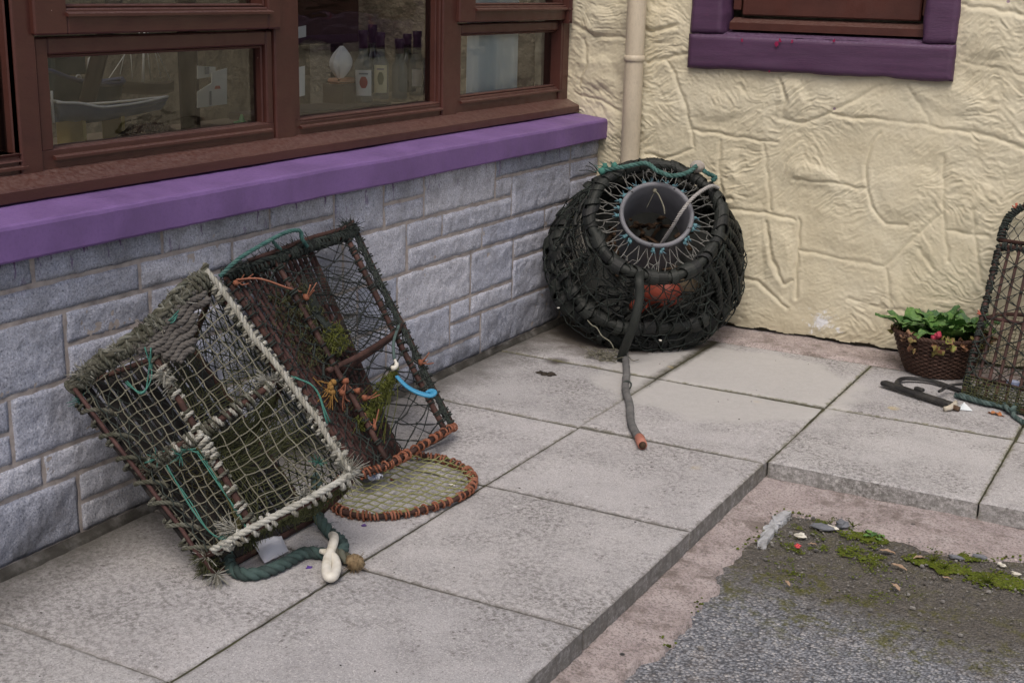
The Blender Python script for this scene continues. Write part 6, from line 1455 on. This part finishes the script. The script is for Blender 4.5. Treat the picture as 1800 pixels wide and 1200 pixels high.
M_moss = mleaf('bright_moss', [(.045,.055,.010),(.085,.115,.014),(.14,.18,.022),(.09,.08,.022)], .1)
tag(mb.build('moss', M_moss, smooth=False), 'low bright green moss in the silted road corner', 'moss', kind='stuff')
mb = MB()
for _ in range(2200):
    x = rnd(1.25, 2.25); y = -1.52-abs(R_.gauss(0,.33)); p = V((x,y,0))
    if not inside_road(p): continue
    mb.blob((x,y,road_z(x,y)+.001), rnd(.0010,.0030)*(2.2 if rnd(0,1) < .05 else 1), (rnd(.8,1.3),rnd(.7,1.1),rnd(.5,.8)), .3, 5, 3)
M_grit = pm('mixed_grit', [(.09,.09,.09),(.2,.19,.18)], 60, .9, .2, isl=[(.06,.058,.055),(.13,.125,.12),(.22,.21,.20),(.34,.33,.31),(.10,.085,.07)])
tag(mb.build('grit', M_grit, smooth=False), 'loose grit and tiny stones on the road corner', 'gravel', kind='stuff')
mb = MB()
for px, py, n in ((1735,1022,26),(1640,985,22),(1660,998,16),(1500,925,12)):
    c = F(px,py,RZ)
    for _ in range(n): a = rnd(0,6.3); L = rnd(.015,.045); d = V((math.cos(a)*.7,math.sin(a)*.7,.6)); mb.tube([c, c+d*L*.6, c+d*L+V((0,0,-L*.25))], [.0012,.001,.0004], 3)
tag(mb.build('grass_tufts', M_moss), kind='stuff')
# crumbs and flakes scattered over the slabs
mb = MB()
for _ in range(260):
    x = rnd(.03,1.15); y = rnd(-3.6,-.25)
    if mn.noise(V((x*3,y*3,4))) < .0 and x > .12: continue
    mb.blob((x,y,.0012), rnd(.0008,.0026), (rnd(.8,1.6),rnd(.6,1.1),.5), .4, 5, 3)
tag(mb.build('slab_crumbs', pm('dark_crumb', [(.05,.045,.04),(.12,.11,.10)], 40, .95, 0, isl=[(.03,.028,.025),(.07,.06,.05),(.14,.13,.12)]), smooth=False), kind='stuff')
# ================================================================== camera, light
cam = bpy.data.objects.new('camera', bpy.data.cameras.new('camera')); COL.objects.link(cam)
from mathutils import Matrix
r, u, f = (V(CR[i]) for i in range(3))
cam.matrix_world = Matrix(((r.x,u.x,-f.x,CAM[0]), (r.y,u.y,-f.y,CAM[1]), (r.z,u.z,-f.z,CAM[2]), (0,0,0,1)))
cam.data.sensor_width = 36; cam.data.lens = FPX/1800*36; cam.data.clip_end = 500; cam.data.clip_start = .05
S.camera = cam
w = bpy.data.worlds.new('World'); S.world = w; w.use_nodes = True; nt = w.node_tree
bg = nt.nodes['Background']; sky = nt.nodes.new('ShaderNodeTexSky'); sky.sky_type = 'NISHITA'; sky.sun_disc = False
el, az = math.radians(56), math.radians(158)
sky.sun_elevation = el; sky.sun_rotation = az; sky.air_density = 1.0; sky.dust_density = 6.0; sky.ozone_density = 1.0
hs = nt.nodes.new('ShaderNodeHueSaturation'); hs.inputs['Saturation'].default_value = 1.15
nt.links.new(sky.outputs[0], hs.inputs['Color']); nt.links.new(hs.outputs[0], bg.inputs[0]); bg.inputs[1].default_value = .10
sun = bpy.data.objects.new('sun', bpy.data.lights.new('sun', 'SUN')); COL.objects.link(sun)
sun.data.energy = .9; sun.data.angle = math.radians(24); sun.data.color = (1,.97,.94)
sd = V((math.sin(az)*math.cos(el), math.cos(az)*math.cos(el), math.sin(el)))
sun.rotation_euler = sd.to_track_quat('Z', 'Y').to_euler(); sun.location = (3,-4,6)
S.view_settings.view_transform = 'Standard'; S.view_settings.look = 'None'; S.view_settings.gamma = 1; S.view_settings.exposure = .27
S.cycles.max_bounces = 8; S.cycles.transparent_max_bounces = 24; S.cycles.use_denoising = True
